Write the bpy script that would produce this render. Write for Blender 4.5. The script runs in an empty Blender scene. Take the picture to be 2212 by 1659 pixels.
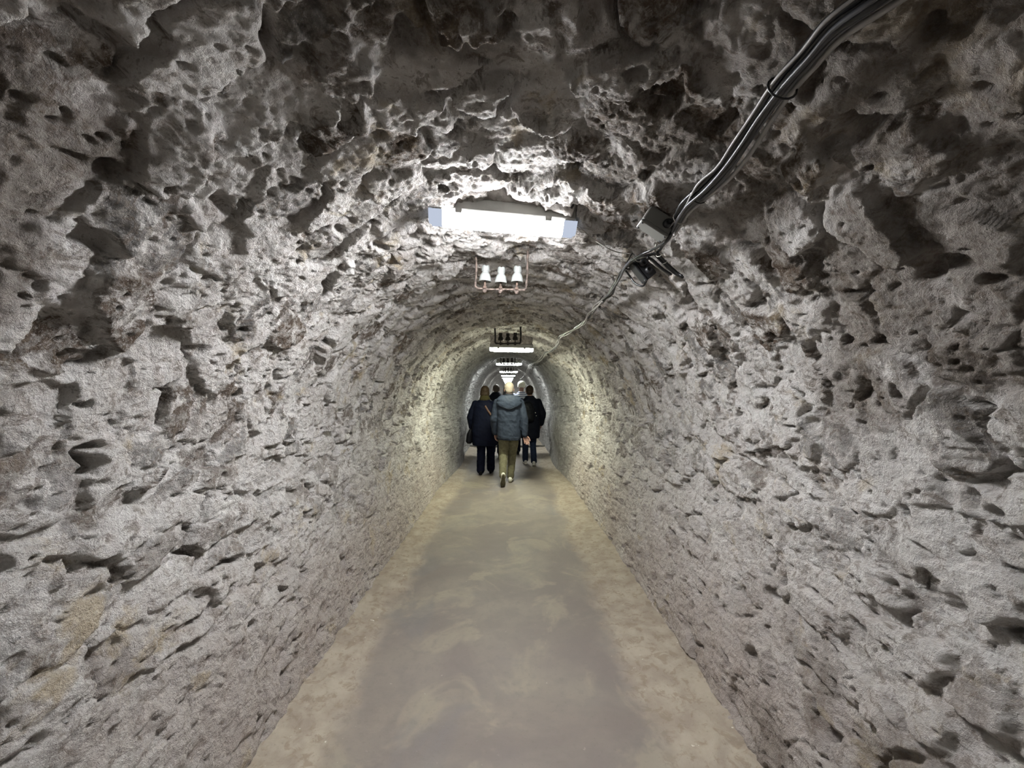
import bpy, math, random
import numpy as np
from mathutils import Vector, Matrix, Euler

S = bpy.context.scene
COL = S.collection
R = math.radians

# ------------------------------------------------------------------ camera / light / exposure
F = 831.0 / 2212.0
cam_d = bpy.data.cameras.new('camera')
cam_d.sensor_width = 36.0
cam_d.lens = F * 36.0
cam_d.clip_start = 0.02
cam_d.clip_end = 300
cam = bpy.data.objects.new('camera', cam_d)
COL.objects.link(cam)
CAM_Z = 1.65
cam.location = (0, 0, CAM_Z)
PITCH, YAW = math.atan(10.5 / 831), math.atan(9.0 / 831)
cam.rotation_euler = (R(90) + PITCH, 0, -YAW)
S.camera = cam

world = bpy.data.worlds.new('world')
S.world = world
world.use_nodes = True
world.node_tree.nodes['Background'].inputs[0].default_value = (0.02, 0.022, 0.025, 1)
world.node_tree.nodes['Background'].inputs[1].default_value = 0.1

S.view_settings.view_transform = 'Standard'
S.view_settings.look = 'None'
S.view_settings.exposure = 3.55
S.view_settings.gamma = 1.0
S.view_settings.use_curve_mapping = False
try:
    S.cycles.adaptive_threshold = 0.025
    S.cycles.max_bounces = 6
    S.cycles.diffuse_bounces = 3
    S.cycles.transmission_bounces = 4
    S.cycles.glossy_bounces = 3
    S.cycles.caustics_reflective = False
    S.cycles.caustics_refractive = False
except Exception:
    pass

# lamp strengths along the tunnel (distance from the camera foot: LAMP_Y0 + k*LAMP_STEP)
LAMP_Y0, LAMP_STEP = 1.75, 4.12
LAMP_POWER = {-1: 28.0, 0: 62.0, 1: 78.0, 2: 56.0}
LAMP_FAR = 50.0
TUNNEL_END = 84.0
TUNNEL_START = -5.2

# ------------------------------------------------------------------ noise toolkit (numpy)
_rs = np.random.RandomState(7)
_PERM = _rs.permutation(4096).astype(np.int64)
_GA = _rs.rand(4096) * 2 * np.pi
_GX, _GY = np.cos(_GA), np.sin(_GA)
_H = _rs.rand(8, 4096)

def _hash(ix, iy, seed=0):
    return _PERM[(_PERM[(ix + seed * 131) & 4095] + iy * 7 + seed * 17) & 4095]

def perlin(x, y, seed=0):
    ix = np.floor(x).astype(np.int64); iy = np.floor(y).astype(np.int64)
    fx = x - ix; fy = y - iy
    u = fx * fx * fx * (fx * (fx * 6 - 15) + 10); v = fy * fy * fy * (fy * (fy * 6 - 15) + 10)
    def g(dx, dy):
        h = _hash(ix + dx, iy + dy, seed)
        return _GX[h] * (fx - dx) + _GY[h] * (fy - dy)
    a = g(0, 0); b = g(1, 0); c = g(0, 1); d = g(1, 1)
    return (a + (b - a) * u + (c - a) * v + (a - b - c + d) * u * v) * 1.5

def fbm(x, y, octaves=4, seed=0, gain=0.5):
    t = 0; a = 1.0; n = 0
    for k in range(octaves):
        t = t + a * perlin(x * 2 ** k + 13.7 * k, y * 2 ** k - 7.1 * k, seed + k)
        n += a; a *= gain
    return t / n

def ridged(x, y, octaves=3, seed=0, gain=0.5):
    t = 0; a = 1.0; n = 0
    for k in range(octaves):
        t = t + a * (1 - 2.2 * np.abs(perlin(x * 2 ** k + 3.7 * k, y * 2 ** k + 9.1 * k, seed + k)))
        n += a; a *= gain
    return t / n

def smooth(a, b, x):
    t = np.clip((x - a) / (b - a), 0, 1)
    return t * t * (3 - 2 * t)

def voronoi(x, y, jitter=0.85, seed=0, brick=True):
    """returns F1, F2, hash id of the nearest cell, offset to its centre (cell units)"""
    iy = np.floor(y).astype(np.int64)
    f1 = np.full(x.shape, 9.0); f2 = np.full(x.shape, 9.0)
    cid = np.zeros(x.shape, np.int64); ox = np.zeros(x.shape); oy = np.zeros(x.shape)
    for dy in (-1, 0, 1):
        ry = iy + dy
        sh = 0.5 * (ry & 1) if brick else 0.0
        ix = np.floor(x - sh).astype(np.int64)
        for dx in (-1, 0, 1):
            h = _hash(ix + dx, ry, seed)
            px = ix + dx + sh + 0.5 + (_H[0][h] - 0.5) * jitter
            py = ry + 0.5 + (_H[1][h] - 0.5) * jitter
            ex = x - px; ey = y - py
            d = ex * ex + ey * ey
            d = np.sqrt(d)
            near = d < f1
            f2 = np.where(near, f1, np.minimum(f2, d))
            cid = np.where(near, h, cid); ox = np.where(near, ex, ox); oy = np.where(near, ey, oy)
            f1 = np.where(near, d, f1)
    return f1, f2, cid, ox, oy

# ------------------------------------------------------------------ tunnel section
HF, HW, RV, ZC = 1.12, 1.25, 1.25, 1.25     # half width at floor, widest, vault radius, spring height
WALL_LEN = 1.262                              # arc length of each side wall (approx.)
ARC_LEN = math.pi * RV
S_TOT = 2 * WALL_LEN + ARC_LEN

def section(s):
    """arclength s (0 = left foot) -> x, z, inward normal nx, nz"""
    s = np.asarray(s, float)
    x = np.empty_like(s); z = np.empty_like(s); nx = np.empty_like(s); nz = np.empty_like(s)
    L = s < WALL_LEN; Rr = s > WALL_LEN + ARC_LEN; A = ~(L | Rr)
    def wall(t):            # t 0 foot .. 1 spring
        zz = t * ZC
        xx = HF + (HW - HF) * np.sin(np.pi / 2 * t)
        sl = (HW - HF) * np.pi / 2 / ZC * np.cos(np.pi / 2 * t)
        n = np.sqrt(1 + sl * sl)
        return xx, zz, 1 / n, sl / n * 1.0
    xx, zz, a, b = wall(s[L] / WALL_LEN)
    x[L] = -xx; z[L] = zz; nx[L] = a; nz[L] = b
    xx, zz, a, b = wall((S_TOT - s[Rr]) / WALL_LEN)
    x[Rr] = xx; z[Rr] = zz; nx[Rr] = -a; nz[Rr] = b
    th = np.pi - (s[A] - WALL_LEN) / RV
    x[A] = RV * np.cos(th); z[A] = ZC + RV * np.sin(th)
    nx[A] = -np.cos(th); nz[A] = -np.sin(th)
    return x, z, nx, nz

def relief(s, y):
    """inward displacement and masks of the rubble masonry at arclength s, distance y"""
    vault = smooth(0.95, 1.75, s) * smooth(0.95, 1.75, S_TOT - s)       # 0 on walls, 1 on the vault
    low = 1 - smooth(0.15, 1.15, np.minimum(s, S_TOT - s))              # 1 near the floor
    right = smooth(S_TOT * 0.5, S_TOT * 0.62, s)
    far = smooth(3.0, 8.0, y)
    big = fbm(s * 1.1, y * 0.9, 3, 3)
    wx = s + 0.045 * fbm(s * 7, y * 7, 3, 11); wy = y + 0.05 * fbm(s * 7 + 40, y * 7, 3, 12)
    # two stone layers: courses along the walls, shorter stones across the vault
    out = []
    for (cs, cy, sd) in ((0.125, 0.22, 1), (0.21, 0.15, 2)):
        f1, f2, cid, ox, oy = voronoi((wy / cy) if sd == 1 else (wx / cs), (wx / cs) if sd == 1 else (wy / cy), 0.9, sd)
        gx = (_H[2][cid] - 0.5); gy = (_H[3][cid] - 0.5)
        edge = f2 - f1
        body = (_H[4][cid] - 0.45) * 0.046 + (gx * ox + gy * oy) * 0.060
        body = body - 0.018 * np.clip(f1 - 0.25, 0, 1)
        out.append((edge, body, _H[5][cid], _H[6][cid]))
    k = (vault + 0.25 * fbm(s * 3, y * 3, 2, 21) > 0.5)
    edge = np.where(k, out[1][0], out[0][0]); body = np.where(k, out[1][1], out[0][1])
    rnd = np.where(k, out[1][2], out[0][2]); rnd2 = np.where(k, out[1][3], out[0][3])
    e = smooth(0.07, 0.20, edge + 0.07 * perlin(s * 26, y * 26, 5))
    # smaller packing stones
    g1, g2, gid, gox, goy = voronoi((wy + 3) / 0.075, (wx + 1) / 0.06, 0.95, 6)
    small = (_H[4][gid] - 0.5) * 0.034 + ((_H[2][gid] - .5) * gox + (_H[3][gid] - .5) * goy) * 0.03
    small = small * smooth(0.02, 0.16, g2 - g1) - 0.006 * (1 - smooth(0.0, 0.12, g2 - g1))
    # mortar smeared over the joints, with open gaps here and there
    gap = smooth(0.05, 0.4, fbm(s * 5.5, y * 5.5, 3, 31) )
    mort = -0.012 - 0.05 * gap + 0.012 * fbm(s * 14, y * 14, 3, 33)
    mort = np.where(perlin(s * 2.3, y * 2.3, 35) > 0.15, mort * 0.4 + small * 0.8, mort)
    h = mort + (body - mort) * e
    # plaster that buries the stones (mostly low down and further along)
    cov = fbm(s * 2.1, y * 2.1, 3, 41) + 0.62 * low - 0.18 * vault + 0.1 * far - 0.30 * right * low * (1 - smooth(2.2, 3.4, y))
    pl = smooth(0.05, 0.42, cov)
    plast = 0.006 + 0.016 * fbm(s * 9, y * 9, 4, 43) + 0.35 * small
    h = h * (1 - 0.82 * pl) + plast * pl
    # rough skin of every face
    h = h + 0.0065 * fbm(s * 15, y * 15, 2, 51) + 0.0040 * ridged(s * 27, y * 23, 3, 52, .7) + 0.0062 * fbm(s * 50, y * 44, 3, 53, 0.8)
    h = h + 0.004 * ridged(s * 38 + 3 * fbm(s * 3, y * 3, 2, 57), y * 17, 2, 58) * (1 - pl)
    # pits and holes
    p1, p2, pid, pox, poy = voronoi(wy / 0.13, wx / 0.10, 0.9, 8)
    hole = (1 - smooth(0.10 + 0.22 * _H[3][pid], 0.2 + 0.24 * _H[3][pid], p1 + 0.16 * perlin(s * 22, y * 22, 61))) * (_H[2][pid] < 0.14)
    h = h - 0.034 * hole
    q1, q2, qid, qox, qoy = voronoi(wy / 0.045, wx / 0.037, 0.9, 9)
    pit = (1 - smooth(0.12, 0.34, q1)) * (_H[2][qid] < 0.20)
    h = h - 0.014 * pit
    h = h + 0.032 * big * (0.6 + 0.4 * vault) + 0.012 * fbm(s * 3.5, y * 3.2, 2, 71)
    h = h + 0.03 * right * low
    sm = smooth(0.04, 0.2, g2 - g1)
    rnd = np.where(e > 0.5, rnd, _H[5][gid]); rnd2 = np.where(e > 0.5, rnd2, _H[6][gid])
    stone = np.maximum(e * smooth(0.0, 0.5, np.abs(e - .5) * 2), (1 - e) * sm * 0.9) * (1 - pl)
    wob = 0.25 * fbm(s * 2.5, y * 2.5, 3, 81)
    yy_ = y + wob; s_ = s + wob
    brown = smooth(3.35, 3.75, s_) * (1 - smooth(4.7, 5.1, s_)) * (1 - smooth(1.25, 1.5, yy_)) * smooth(-.45, .1, fbm(s * 4, y * 4, 3, 83))
    brown = np.maximum(brown, smooth(2.6, 2.9, s_) * (1 - smooth(3.9, 4.2, s_)) * (1 - smooth(0.86, 0.98, yy_)) * smooth(-.3, .2, fbm(s * 6, y * 6, 3, 85)))
    brown = np.maximum(brown, smooth(1.3, 1.6, s_) * (1 - smooth(2.2, 2.45, s_)) * (1 - smooth(0.80, 0.95, yy_)))
    brown = np.maximum(brown, smooth(5.6, 5.9, s_) * (1 - smooth(1.5, 1.9, yy_)) * smooth(-.1, .3, fbm(s * 4, y * 4, 3, 87)) * .8)
    h = h * (1 - 0.55 * smooth(9, 20, y))
    # further on the lining is rendered smooth and swells inwards between one lamp and the next
    ph = ((y - LAMP_Y0) / LAMP_STEP) % 1.0
    swell = smooth(0.06, 0.60, ph) * (1 - smooth(0.66, 0.97, ph)) * smooth(5.9, 6.6, y)
    h = h * (1 - 0.6 * swell) + 0.075 * swell
    ss_ = np.minimum(s, S_TOT - s)
    h = h + smooth(6.2, 8.3, y) * (0.045 + 0.15 * smooth(0.1, 0.8, ss_) - 0.15 * smooth(1.6, 3.0, ss_))
    return h, stone, rnd, rnd2, pl, low, brown, vault

# ------------------------------------------------------------------ materials
def mat(name):
    m = bpy.data.materials.new(name); m.use_nodes = True
    nt = m.node_tree
    return m, nt, nt.nodes['Principled BSDF']

def N(nt, kind, **kw):
    n = nt.nodes.new(kind)
    for k, v in kw.items():
        if k in n.inputs: n.inputs[k].default_value = v
        else: setattr(n, k, v)
    return n

def L(nt, a, b): nt.links.new(a, b)

def mixc(nt, fac, a, b, mode='MIX'):
    n = nt.nodes.new('ShaderNodeMix'); n.data_type = 'RGBA'; n.blend_type = mode
    for sock, v in ((n.inputs[0], fac), (n.inputs[6], a), (n.inputs[7], b)):
        if isinstance(v, bpy.types.NodeSocket): L(nt, v, sock)
        elif isinstance(v, (int, float)): sock.default_value = v
        else: sock.default_value = (v[0], v[1], v[2], 1)
    return n.outputs[2]

def ramp(nt, src, p0, p1, v0=0.0, v1=1.0):
    n = nt.nodes.new('ShaderNodeMapRange'); n.interpolation_type = 'SMOOTHSTEP'
    L(nt, src, n.inputs[0])
    n.inputs[1].default_value = p0; n.inputs[2].default_value = p1
    n.inputs[3].default_value = v0; n.inputs[4].default_value = v1
    return n.outputs[0]

def mul(nt, a, b, op='MULTIPLY'):
    n = nt.nodes.new('ShaderNodeMath'); n.operation = op
    for sock, v in ((n.inputs[0], a), (n.inputs[1], b)):
        if isinstance(v, bpy.types.NodeSocket): L(nt, v, sock)
        else: sock.default_value = v
    return n.outputs[0]

def noise(nt, co, scale, detail=4, rough=0.55, dist=0.0, vec_scale=None):
    if vec_scale:
        mp = nt.nodes.new('ShaderNodeMapping'); L(nt, co, mp.inputs[0]); mp.inputs[3].default_value = vec_scale
        co = mp.outputs[0]
    n = N(nt, 'ShaderNodeTexNoise', Scale=scale, Detail=detail, Roughness=rough, Distortion=dist)
    L(nt, co, n.inputs['Vector'])
    return n.outputs[0]

def bump(nt, bsdf, h, strength, distance):
    b = N(nt, 'ShaderNodeBump', Strength=strength, Distance=distance)
    L(nt, h, b.inputs['Height']); L(nt, b.outputs[0], bsdf.inputs['Normal'])
    return b

def simple(name, color, rough=0.6, metal=0.0, var=0.12, scale=30, bmp=0.0, spec=0.5, bdist=0.003):
    m, nt, b = mat(name)
    tc = nt.nodes.new('ShaderNodeTexCoord').outputs['Object']
    nz = noise(nt, tc, scale, 4)
    f = ramp(nt, nz, 0.35, 0.65)
    c0 = [c * (1 - var) for c in color]; c1 = [min(1, c * (1 + var)) for c in color]
    L(nt, mixc(nt, f, c0, c1), b.inputs['Base Color'])
    b.inputs['Roughness'].default_value = rough; b.inputs['Metallic'].default_value = metal
    b.inputs['Specular IOR Level'].default_value = spec
    if bmp: bump(nt, b, nz, bmp, bdist)
    return m

def masonry_material():
    m, nt, b = mat('rubble_masonry')
    co = nt.nodes.new('ShaderNodeTexCoord').outputs['Object']
    at = nt.nodes.new('ShaderNodeAttribute'); at.attribute_name = 'masonry'
    sep = nt.nodes.new('ShaderNodeSeparateColor'); L(nt, at.outputs['Color'], sep.inputs[0])
    stone, rnd, rnd2 = sep.outputs[0], sep.outputs[1], sep.outputs[2]
    at2 = nt.nodes.new('ShaderNodeAttribute'); at2.attribute_name = 'coat'
    sep2 = nt.nodes.new('ShaderNodeSeparateColor'); L(nt, at2.outputs['Color'], sep2.inputs[0])
    vlt, low, brown = sep2.outputs[0], sep2.outputs[1], sep2.outputs[2]
    n_big = noise(nt, co, 1.6, 4); n_mid = noise(nt, co, 7, 6, 0.65, 0.4); n_fine = noise(nt, co, 42, 6, 0.7)
    n_spk = noise(nt, co, 130, 4, 0.7); n_sp2 = noise(nt, co, 18, 8, 0.75, 0.8)
    n_gr = noise(nt, co, 26, 6, 0.72, 0.5)
    white = mixc(nt, ramp(nt, n_mid, 0.35, 0.65), (0.60, 0.56, 0.525), (0.76, 0.735, 0.705))
    white = mixc(nt, mul(nt, ramp(nt, n_fine, 0.44, 0.60), 0.6), white, (0.88, 0.865, 0.845))
    # stones that lost their limewash: brown and grey
    st = mixc(nt, ramp(nt, rnd2, 0.35, 0.65), (0.125, 0.092, 0.068), (0.225, 0.215, 0.205))
    st = mixc(nt, ramp(nt, n_gr, 0.47, 0.60), st, (0.36, 0.335, 0.305))
    bare = mul(nt, mul(nt, ramp(nt, rnd, 0.55, 0.68), mul(nt, mul(nt, vlt, 0.45), 0.55, 'ADD')), stone)
    bare = mul(nt, bare, ramp(nt, noise(nt, co, 10, 6, 0.72, 0.7), 0.40, 0.52))
    col = mixc(nt, bare, white, st)
    # brown grime in its own blotches
    gr = mul(nt, ramp(nt, n_sp2, 0.52, 0.62), 0.66)
    col = mixc(nt, gr, col, (0.21, 0.165, 0.125))
    sp = mul(nt, ramp(nt, n_fine, 0.565, 0.65), 0.55)
    col = mixc(nt, sp, col, (0.19, 0.15, 0.115))
    # dusty mauve brown plaster low on the walls
    col = mixc(nt, mul(nt, low, ramp(nt, n_big, 0.25, 0.6, 0.30, 0.65)), col, (0.44, 0.36, 0.31))
    # ochre damp blotches
    oc = mul(nt, ramp(nt, noise(nt, co, 2.9, 5, 0.65, 0.5), 0.56, 0.66), ramp(nt, n_mid, 0.42, 0.58))
    col = mixc(nt, mul(nt, oc, 0.65), col, (0.53, 0.43, 0.27))
    pale = ramp(nt, n_spk, 0.58, 0.68)
    col = mixc(nt, mul(nt, pale, 0.5), col, (0.84, 0.825, 0.80))
    # bare brown rock
    rock = mixc(nt, ramp(nt, n_gr, 0.4, 0.62), (0.10, 0.072, 0.05), (0.27, 0.235, 0.20))
    col = mixc(nt, mul(nt, brown, 0.72), col, rock)
    # grey cement render further on, its colour darkened for the shade between lamps
    sy = nt.nodes.new('ShaderNodeSeparateXYZ'); L(nt, co, sy.inputs[0])
    yy = mul(nt, sy.outputs[1], mul(nt, n_big, 1.6), 'ADD')
    grey = mixc(nt, ramp(nt, n_mid, 0.35, 0.65), (0.20, 0.20, 0.20), (0.34, 0.335, 0.33))
    col = mixc(nt, mul(nt, ramp(nt, yy, 6.9, 8.3), 0.8), col, grey)
    L(nt, col, b.inputs['Base Color'])
    b.inputs['Roughness'].default_value = 0.88
    b.inputs['Specular IOR Level'].default_value = 0.25
    h = mul(nt, mul(nt, n_fine, 1.0), mul(nt, n_spk, 0.22), 'ADD')
    h = mul(nt, h, mul(nt, n_sp2, 0.8), 'ADD')
    bump(nt, b, h, 1.0, 0.028)
    return m

def floor_material():
    m, nt, b = mat('worn_concrete')
    tc = nt.nodes.new('ShaderNodeTexCoord'); co = tc.outputs['Object']
    at = nt.nodes.new('ShaderNodeAttribute'); at.attribute_name = 'band'
    sep = nt.nodes.new('ShaderNodeSeparateColor'); L(nt, at.outputs['Color'], sep.inputs[0])
    edge, damp, lane = sep.outputs[0], sep.outputs[1], sep.outputs[2]
    n1 = noise(nt, co, 1.3, 5, 0.6, 0.5); n2 = noise(nt, co, 6, 6, 0.6, 0.3); n3 = noise(nt, co, 55, 5, 0.7); n4 = noise(nt, co, 22, 3, 0.5)
    c = mixc(nt, ramp(nt, n1, 0.38, 0.62), (0.178, 0.152, 0.138), (0.220, 0.192, 0.165))
    c = mixc(nt, mul(nt, ramp(nt, n2, 0.45, 0.65), 0.4), c, (0.172, 0.15, 0.138))
    c = mixc(nt, mul(nt, ramp(nt, noise(nt, co, 2.0, 4, 0.6, 0.9), 0.52, 0.64), 0.6), c, (0.285, 0.25, 0.195))
    c = mixc(nt, mul(nt, ramp(nt, noise(nt, co, 1.1, 4, 0.6, 0.9, (1, 1, 1)), 0.54, 0.66), 0.5), c, (0.165, 0.155, 0.155))
    c = mixc(nt, mul(nt, lane, 0.35), c, (0.18, 0.155, 0.145))
    c = mixc(nt, mul(nt, ramp(nt, n4, 0.56, 0.66), 0.25), c, (0.165, 0.145, 0.13))
    s = mixc(nt, ramp(nt, n2, 0.35, 0.65), (0.265, 0.222, 0.18), (0.345, 0.30, 0.243))
    s = mixc(nt, mul(nt, ramp(nt, noise(nt, co, 16, 6, 0.7, 0.5), 0.50, 0.62), 0.7), s, (0.22, 0.175, 0.13))
    c = mixc(nt, edge, c, s)
    c = mixc(nt, mul(nt, ramp(nt, n3, 0.58, 0.70), 0.35), c, (0.14, 0.12, 0.10))
    fl = mul(nt, ramp(nt, noise(nt, co, 30, 3, 0.6), 0.70, 0.76), mul(nt, mul(nt, edge, .5), .25, 'ADD'))
    c = mixc(nt, fl, c, (0.62, 0.57, 0.50))
    L(nt, c, b.inputs['Base Color'])
    L(nt, ramp(nt, edge, 0, 1, 0.62, 0.9), b.inputs['Roughness'])
    b.inputs['Specular IOR Level'].default_value = 0.35
    h = mul(nt, mul(nt, n3, 0.35), mul(nt, n2, 0.5), 'ADD')
    bump(nt, b, h, 0.5, 0.006)
    return m

M = {}
M['stone'] = masonry_material()
M['floor'] = floor_material()
M['plaster'] = simple('rough_mortar', (0.30, 0.28, 0.26), 0.9, var=0.3, scale=24, bmp=0.9, bdist=0.01)
M['housing'] = simple('lamp_housing_paint', (0.26, 0.257, 0.24), 0.5, var=0.12, scale=12)
M['clear'] = simple('ribbed_clear_plastic', (0.62, 0.68, 0.80), 0.18, var=0.1, scale=60)
M['porcelain'] = simple('glazed_porcelain', (0.30, 0.315, 0.305), 0.18, var=0.06, scale=25)
M['porcelain_backlit'] = simple('backlit_shaded_porcelain', (0.012, 0.010, 0.009), 0.4, var=0.1, scale=25, spec=0.2)  # porcelain with its backlit shade put into the colour
M['rust'] = simple('flaking_rust', (0.095, 0.065, 0.05), 0.85, var=0.55, scale=55, bmp=0.8)
M['rust_pale'] = simple('chalky_rust', (0.115, 0.088, 0.074), 0.85, var=0.6, scale=70, bmp=0.8)
M['dark_iron'] = simple('dark_iron', (0.012, 0.010, 0.009), 0.8, var=0.3, scale=40, bmp=0.4)
M['cable_black'] = simple('black_cable_sheath', (0.004, 0.0045, 0.006), 0.35, var=0.2, scale=20)
M['cable_white'] = simple('white_cable_sheath', (0.30, 0.295, 0.29), 0.4, var=0.12, scale=15)
M['wire_white'] = simple('white_wire_sheath', (0.36, 0.35, 0.335), 0.45, var=0.12, scale=15)
M['cable_grey'] = simple('grey_cable_sheath', (0.06, 0.062, 0.068), 0.38, var=0.15, scale=15)
M['cable_red'] = simple('faded_red_wire', (0.30, 0.10, 0.08), 0.5, var=0.15, scale=15)
M['box_grey'] = simple('grey_box_plastic', (0.16, 0.16, 0.15), 0.5, var=0.05, scale=8)
M['box_dark'] = simple('dark_box_plastic', (0.012, 0.0125, 0.015), 0.5, var=0.15, scale=10)
M['tie'] = simple('pale_cable_tie', (0.30, 0.285, 0.255), 0.5, var=0.1, scale=15)
M['skin'] = simple('skin', (0.27, 0.155, 0.125), 0.55, var=0.06, scale=30)
M['hair_white'] = simple('pale_blond_hair', (0.25, 0.215, 0.175), 0.6, var=0.09, scale=90, bmp=0.6, spec=0.12)
M['hair_brown'] = simple('brown_hair', (0.032, 0.021, 0.012), 0.55, var=0.3, scale=60, bmp=0.6, spec=0.12)
M['hair_dark'] = simple('dark_brown_hair', (0.018, 0.011, 0.007), 0.55, var=0.3, scale=60, bmp=0.6, spec=0.12)
M['hair_grey'] = simple('grey_hair', (0.06, 0.048, 0.04), 0.6, var=0.3, scale=60, bmp=0.6, spec=0.12)
M['wool_white'] = simple('cream_wool', (0.72, 0.70, 0.60), 0.85, var=0.12, scale=70, bmp=0.7)
M['jacket_grey'] = simple('slate_shell_fabric', (0.022, 0.0285, 0.043), 0.6, var=0.10, scale=14, bmp=0.35, bdist=0.01, spec=0.12)
M['jacket_lining'] = simple('dark_lining', (0.015, 0.018, 0.024), 0.7, var=0.1, scale=20, spec=0.12)
M['coat_navy'] = simple('navy_coat_cloth', (0.0020, 0.0034, 0.0115), 0.75, var=0.15, scale=16, bmp=0.3, bdist=0.01, spec=0.12)
M['coat_black'] = simple('black_coat_cloth', (0.0011, 0.0019, 0.0055), 0.75, var=0.15, scale=16, bmp=0.3, bdist=0.01, spec=0.12)
M['khaki'] = simple('khaki_cotton', (0.115, 0.108, 0.068), 0.8, var=0.14, scale=22, bmp=0.5, bdist=0.008, spec=0.12)
M['denim'] = simple('dark_blue_denim', (0.006, 0.010, 0.024), 0.8, var=0.2, scale=30, bmp=0.3, spec=0.12)
M['trouser_navy'] = simple('navy_trouser_cloth', (0.0018, 0.0032, 0.012), 0.8, var=0.2, scale=30, bmp=0.3, spec=0.12)
M['shoe_white'] = simple('off_white_shoe', (0.55, 0.54, 0.48), 0.6, var=0.1, scale=30)
M['shoe_grey'] = simple('grey_shoe', (0.36, 0.35, 0.34), 0.6, var=0.1, scale=30)
M['sole'] = simple('olive_rubber_sole', (0.09, 0.08, 0.045), 0.8, var=0.25, scale=50, bmp=0.5)
M['shoe_black'] = simple('black_leather', (0.003, 0.003, 0.005), 0.5, var=0.2, scale=30, spec=0.12)
M['scarf'] = simple('olive_scarf_wool', (0.038, 0.033, 0.013), 0.9, var=0.2, scale=60, bmp=0.5, spec=0.12)
M['leather'] = simple('tan_leather_strap', (0.10, 0.05, 0.032), 0.6, var=0.1, scale=30)
M['pack'] = simple('black_pack_nylon', (0.004, 0.0045, 0.006), 0.5, var=0.2, scale=30, bmp=0.3, spec=0.12)
M['kerb'] = simple('dark_damp_kerb', (0.06, 0.055, 0.045), 0.85, var=0.25, scale=30, bmp=0.5)

def stripes():
    m, nt, b = mat('blue_white_striped_knit')
    co = nt.nodes.new('ShaderNodeTexCoord').outputs['Object']
    sx = nt.nodes.new('ShaderNodeSeparateXYZ'); L(nt, co, sx.inputs[0])
    z = mul(nt, mul(nt, sx.outputs[2], 20.0), mul(nt, noise(nt, co, 3, 2), 0.8), 'ADD')
    fr = nt.nodes.new('ShaderNodeMath'); fr.operation = 'FRACT'; L(nt, z, fr.inputs[0])
    f = ramp(nt, fr.outputs[0], 0.45, 0.55)
    L(nt, mixc(nt, f, (0.70, 0.72, 0.76), (0.045, 0.06, 0.13)), b.inputs['Base Color'])
    b.inputs['Roughness'].default_value = 0.85
    return m
M['stripes'] = stripes()

def glow(name, color, strength, lens=0.0):
    m = bpy.data.materials.new(name); m.use_nodes = True
    nt = m.node_tree; nt.nodes.clear()
    e = N(nt, 'ShaderNodeEmission'); e.inputs[0].default_value = (*color, 1); e.inputs[1].default_value = strength
    if lens:            # the tube sits low behind the lens: its belly is brighter than the flanks
        g = nt.nodes.new('ShaderNodeNewGeometry'); sx = nt.nodes.new('ShaderNodeSeparateXYZ'); L(nt, g.outputs['Normal'], sx.inputs[0])
        L(nt, ramp(nt, sx.outputs[2], -0.45, -0.92, strength * lens, strength), e.inputs[1])
    o = nt.nodes.new('ShaderNodeOutputMaterial'); L(nt, e.outputs[0], o.inputs[0])
    return m

# ------------------------------------------------------------------ object helpers
def tag(o, label=None, cat=None, group=None, kind=None):
    if label: o['label'] = label
    if cat: o['category'] = cat
    if group: o['group'] = group
    if kind: o['kind'] = kind
    return o

def empty(name, loc=(0, 0, 0), rot=(0, 0, 0)):
    o = bpy.data.objects.new(name, None); COL.objects.link(o)
    o.empty_display_size = 0.1
    o.location = loc; o.rotation_euler = rot
    return o

def link_mesh(name, me, material, parent=None, smooth_shade=True):
    o = bpy.data.objects.new(name, me); COL.objects.link(o)
    if material is not None:
        me.materials.clear(); me.materials.append(material)
    if smooth_shade:
        me.polygons.foreach_set('use_smooth', np.ones(len(me.polygons), bool))
    if parent is not None: o.parent = parent
    return o

def copy_tree(o, parent=None):
    c = o.copy(); COL.objects.link(c)
    if parent is not None: c.parent = parent
    for ch in [x for x in list(COL.objects) if x.parent == o]:
        copy_tree(ch, c)
    return c

def grid_mesh(name, P, attrs=None, flip=False):
    """P: (rows, cols, 3) -> mesh with quads"""
    r, c = P.shape[:2]
    me = bpy.data.meshes.new(name)
    me.vertices.add(r * c); me.vertices.foreach_set('co', P.reshape(-1).astype(np.float32))
    i = np.arange(r * c).reshape(r, c)
    a, b_, d, e = i[:-1, :-1].ravel(), i[:-1, 1:].ravel(), i[1:, 1:].ravel(), i[1:, :-1].ravel()
    q = np.stack([a, b_, d, e] if not flip else [a, e, d, b_], 1).ravel().astype(np.int32)
    n = len(a)
    me.loops.add(4 * n); me.loops.foreach_set('vertex_index', q)
    me.polygons.add(n); me.polygons.foreach_set('loop_start', (np.arange(n) * 4).astype(np.int32))
    me.polygons.foreach_set('loop_total', np.full(n, 4, np.int32))
    me.update(calc_edges=True)
    for k, A in (attrs or {}).items():
        at = me.attributes.new(k, 'FLOAT_COLOR', 'POINT')
        buf = np.ones((r * c, 4), np.float32); buf[:, :3] = A.reshape(-1, 3)
        at.data.foreach_set('color', buf.ravel())
    return me

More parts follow.
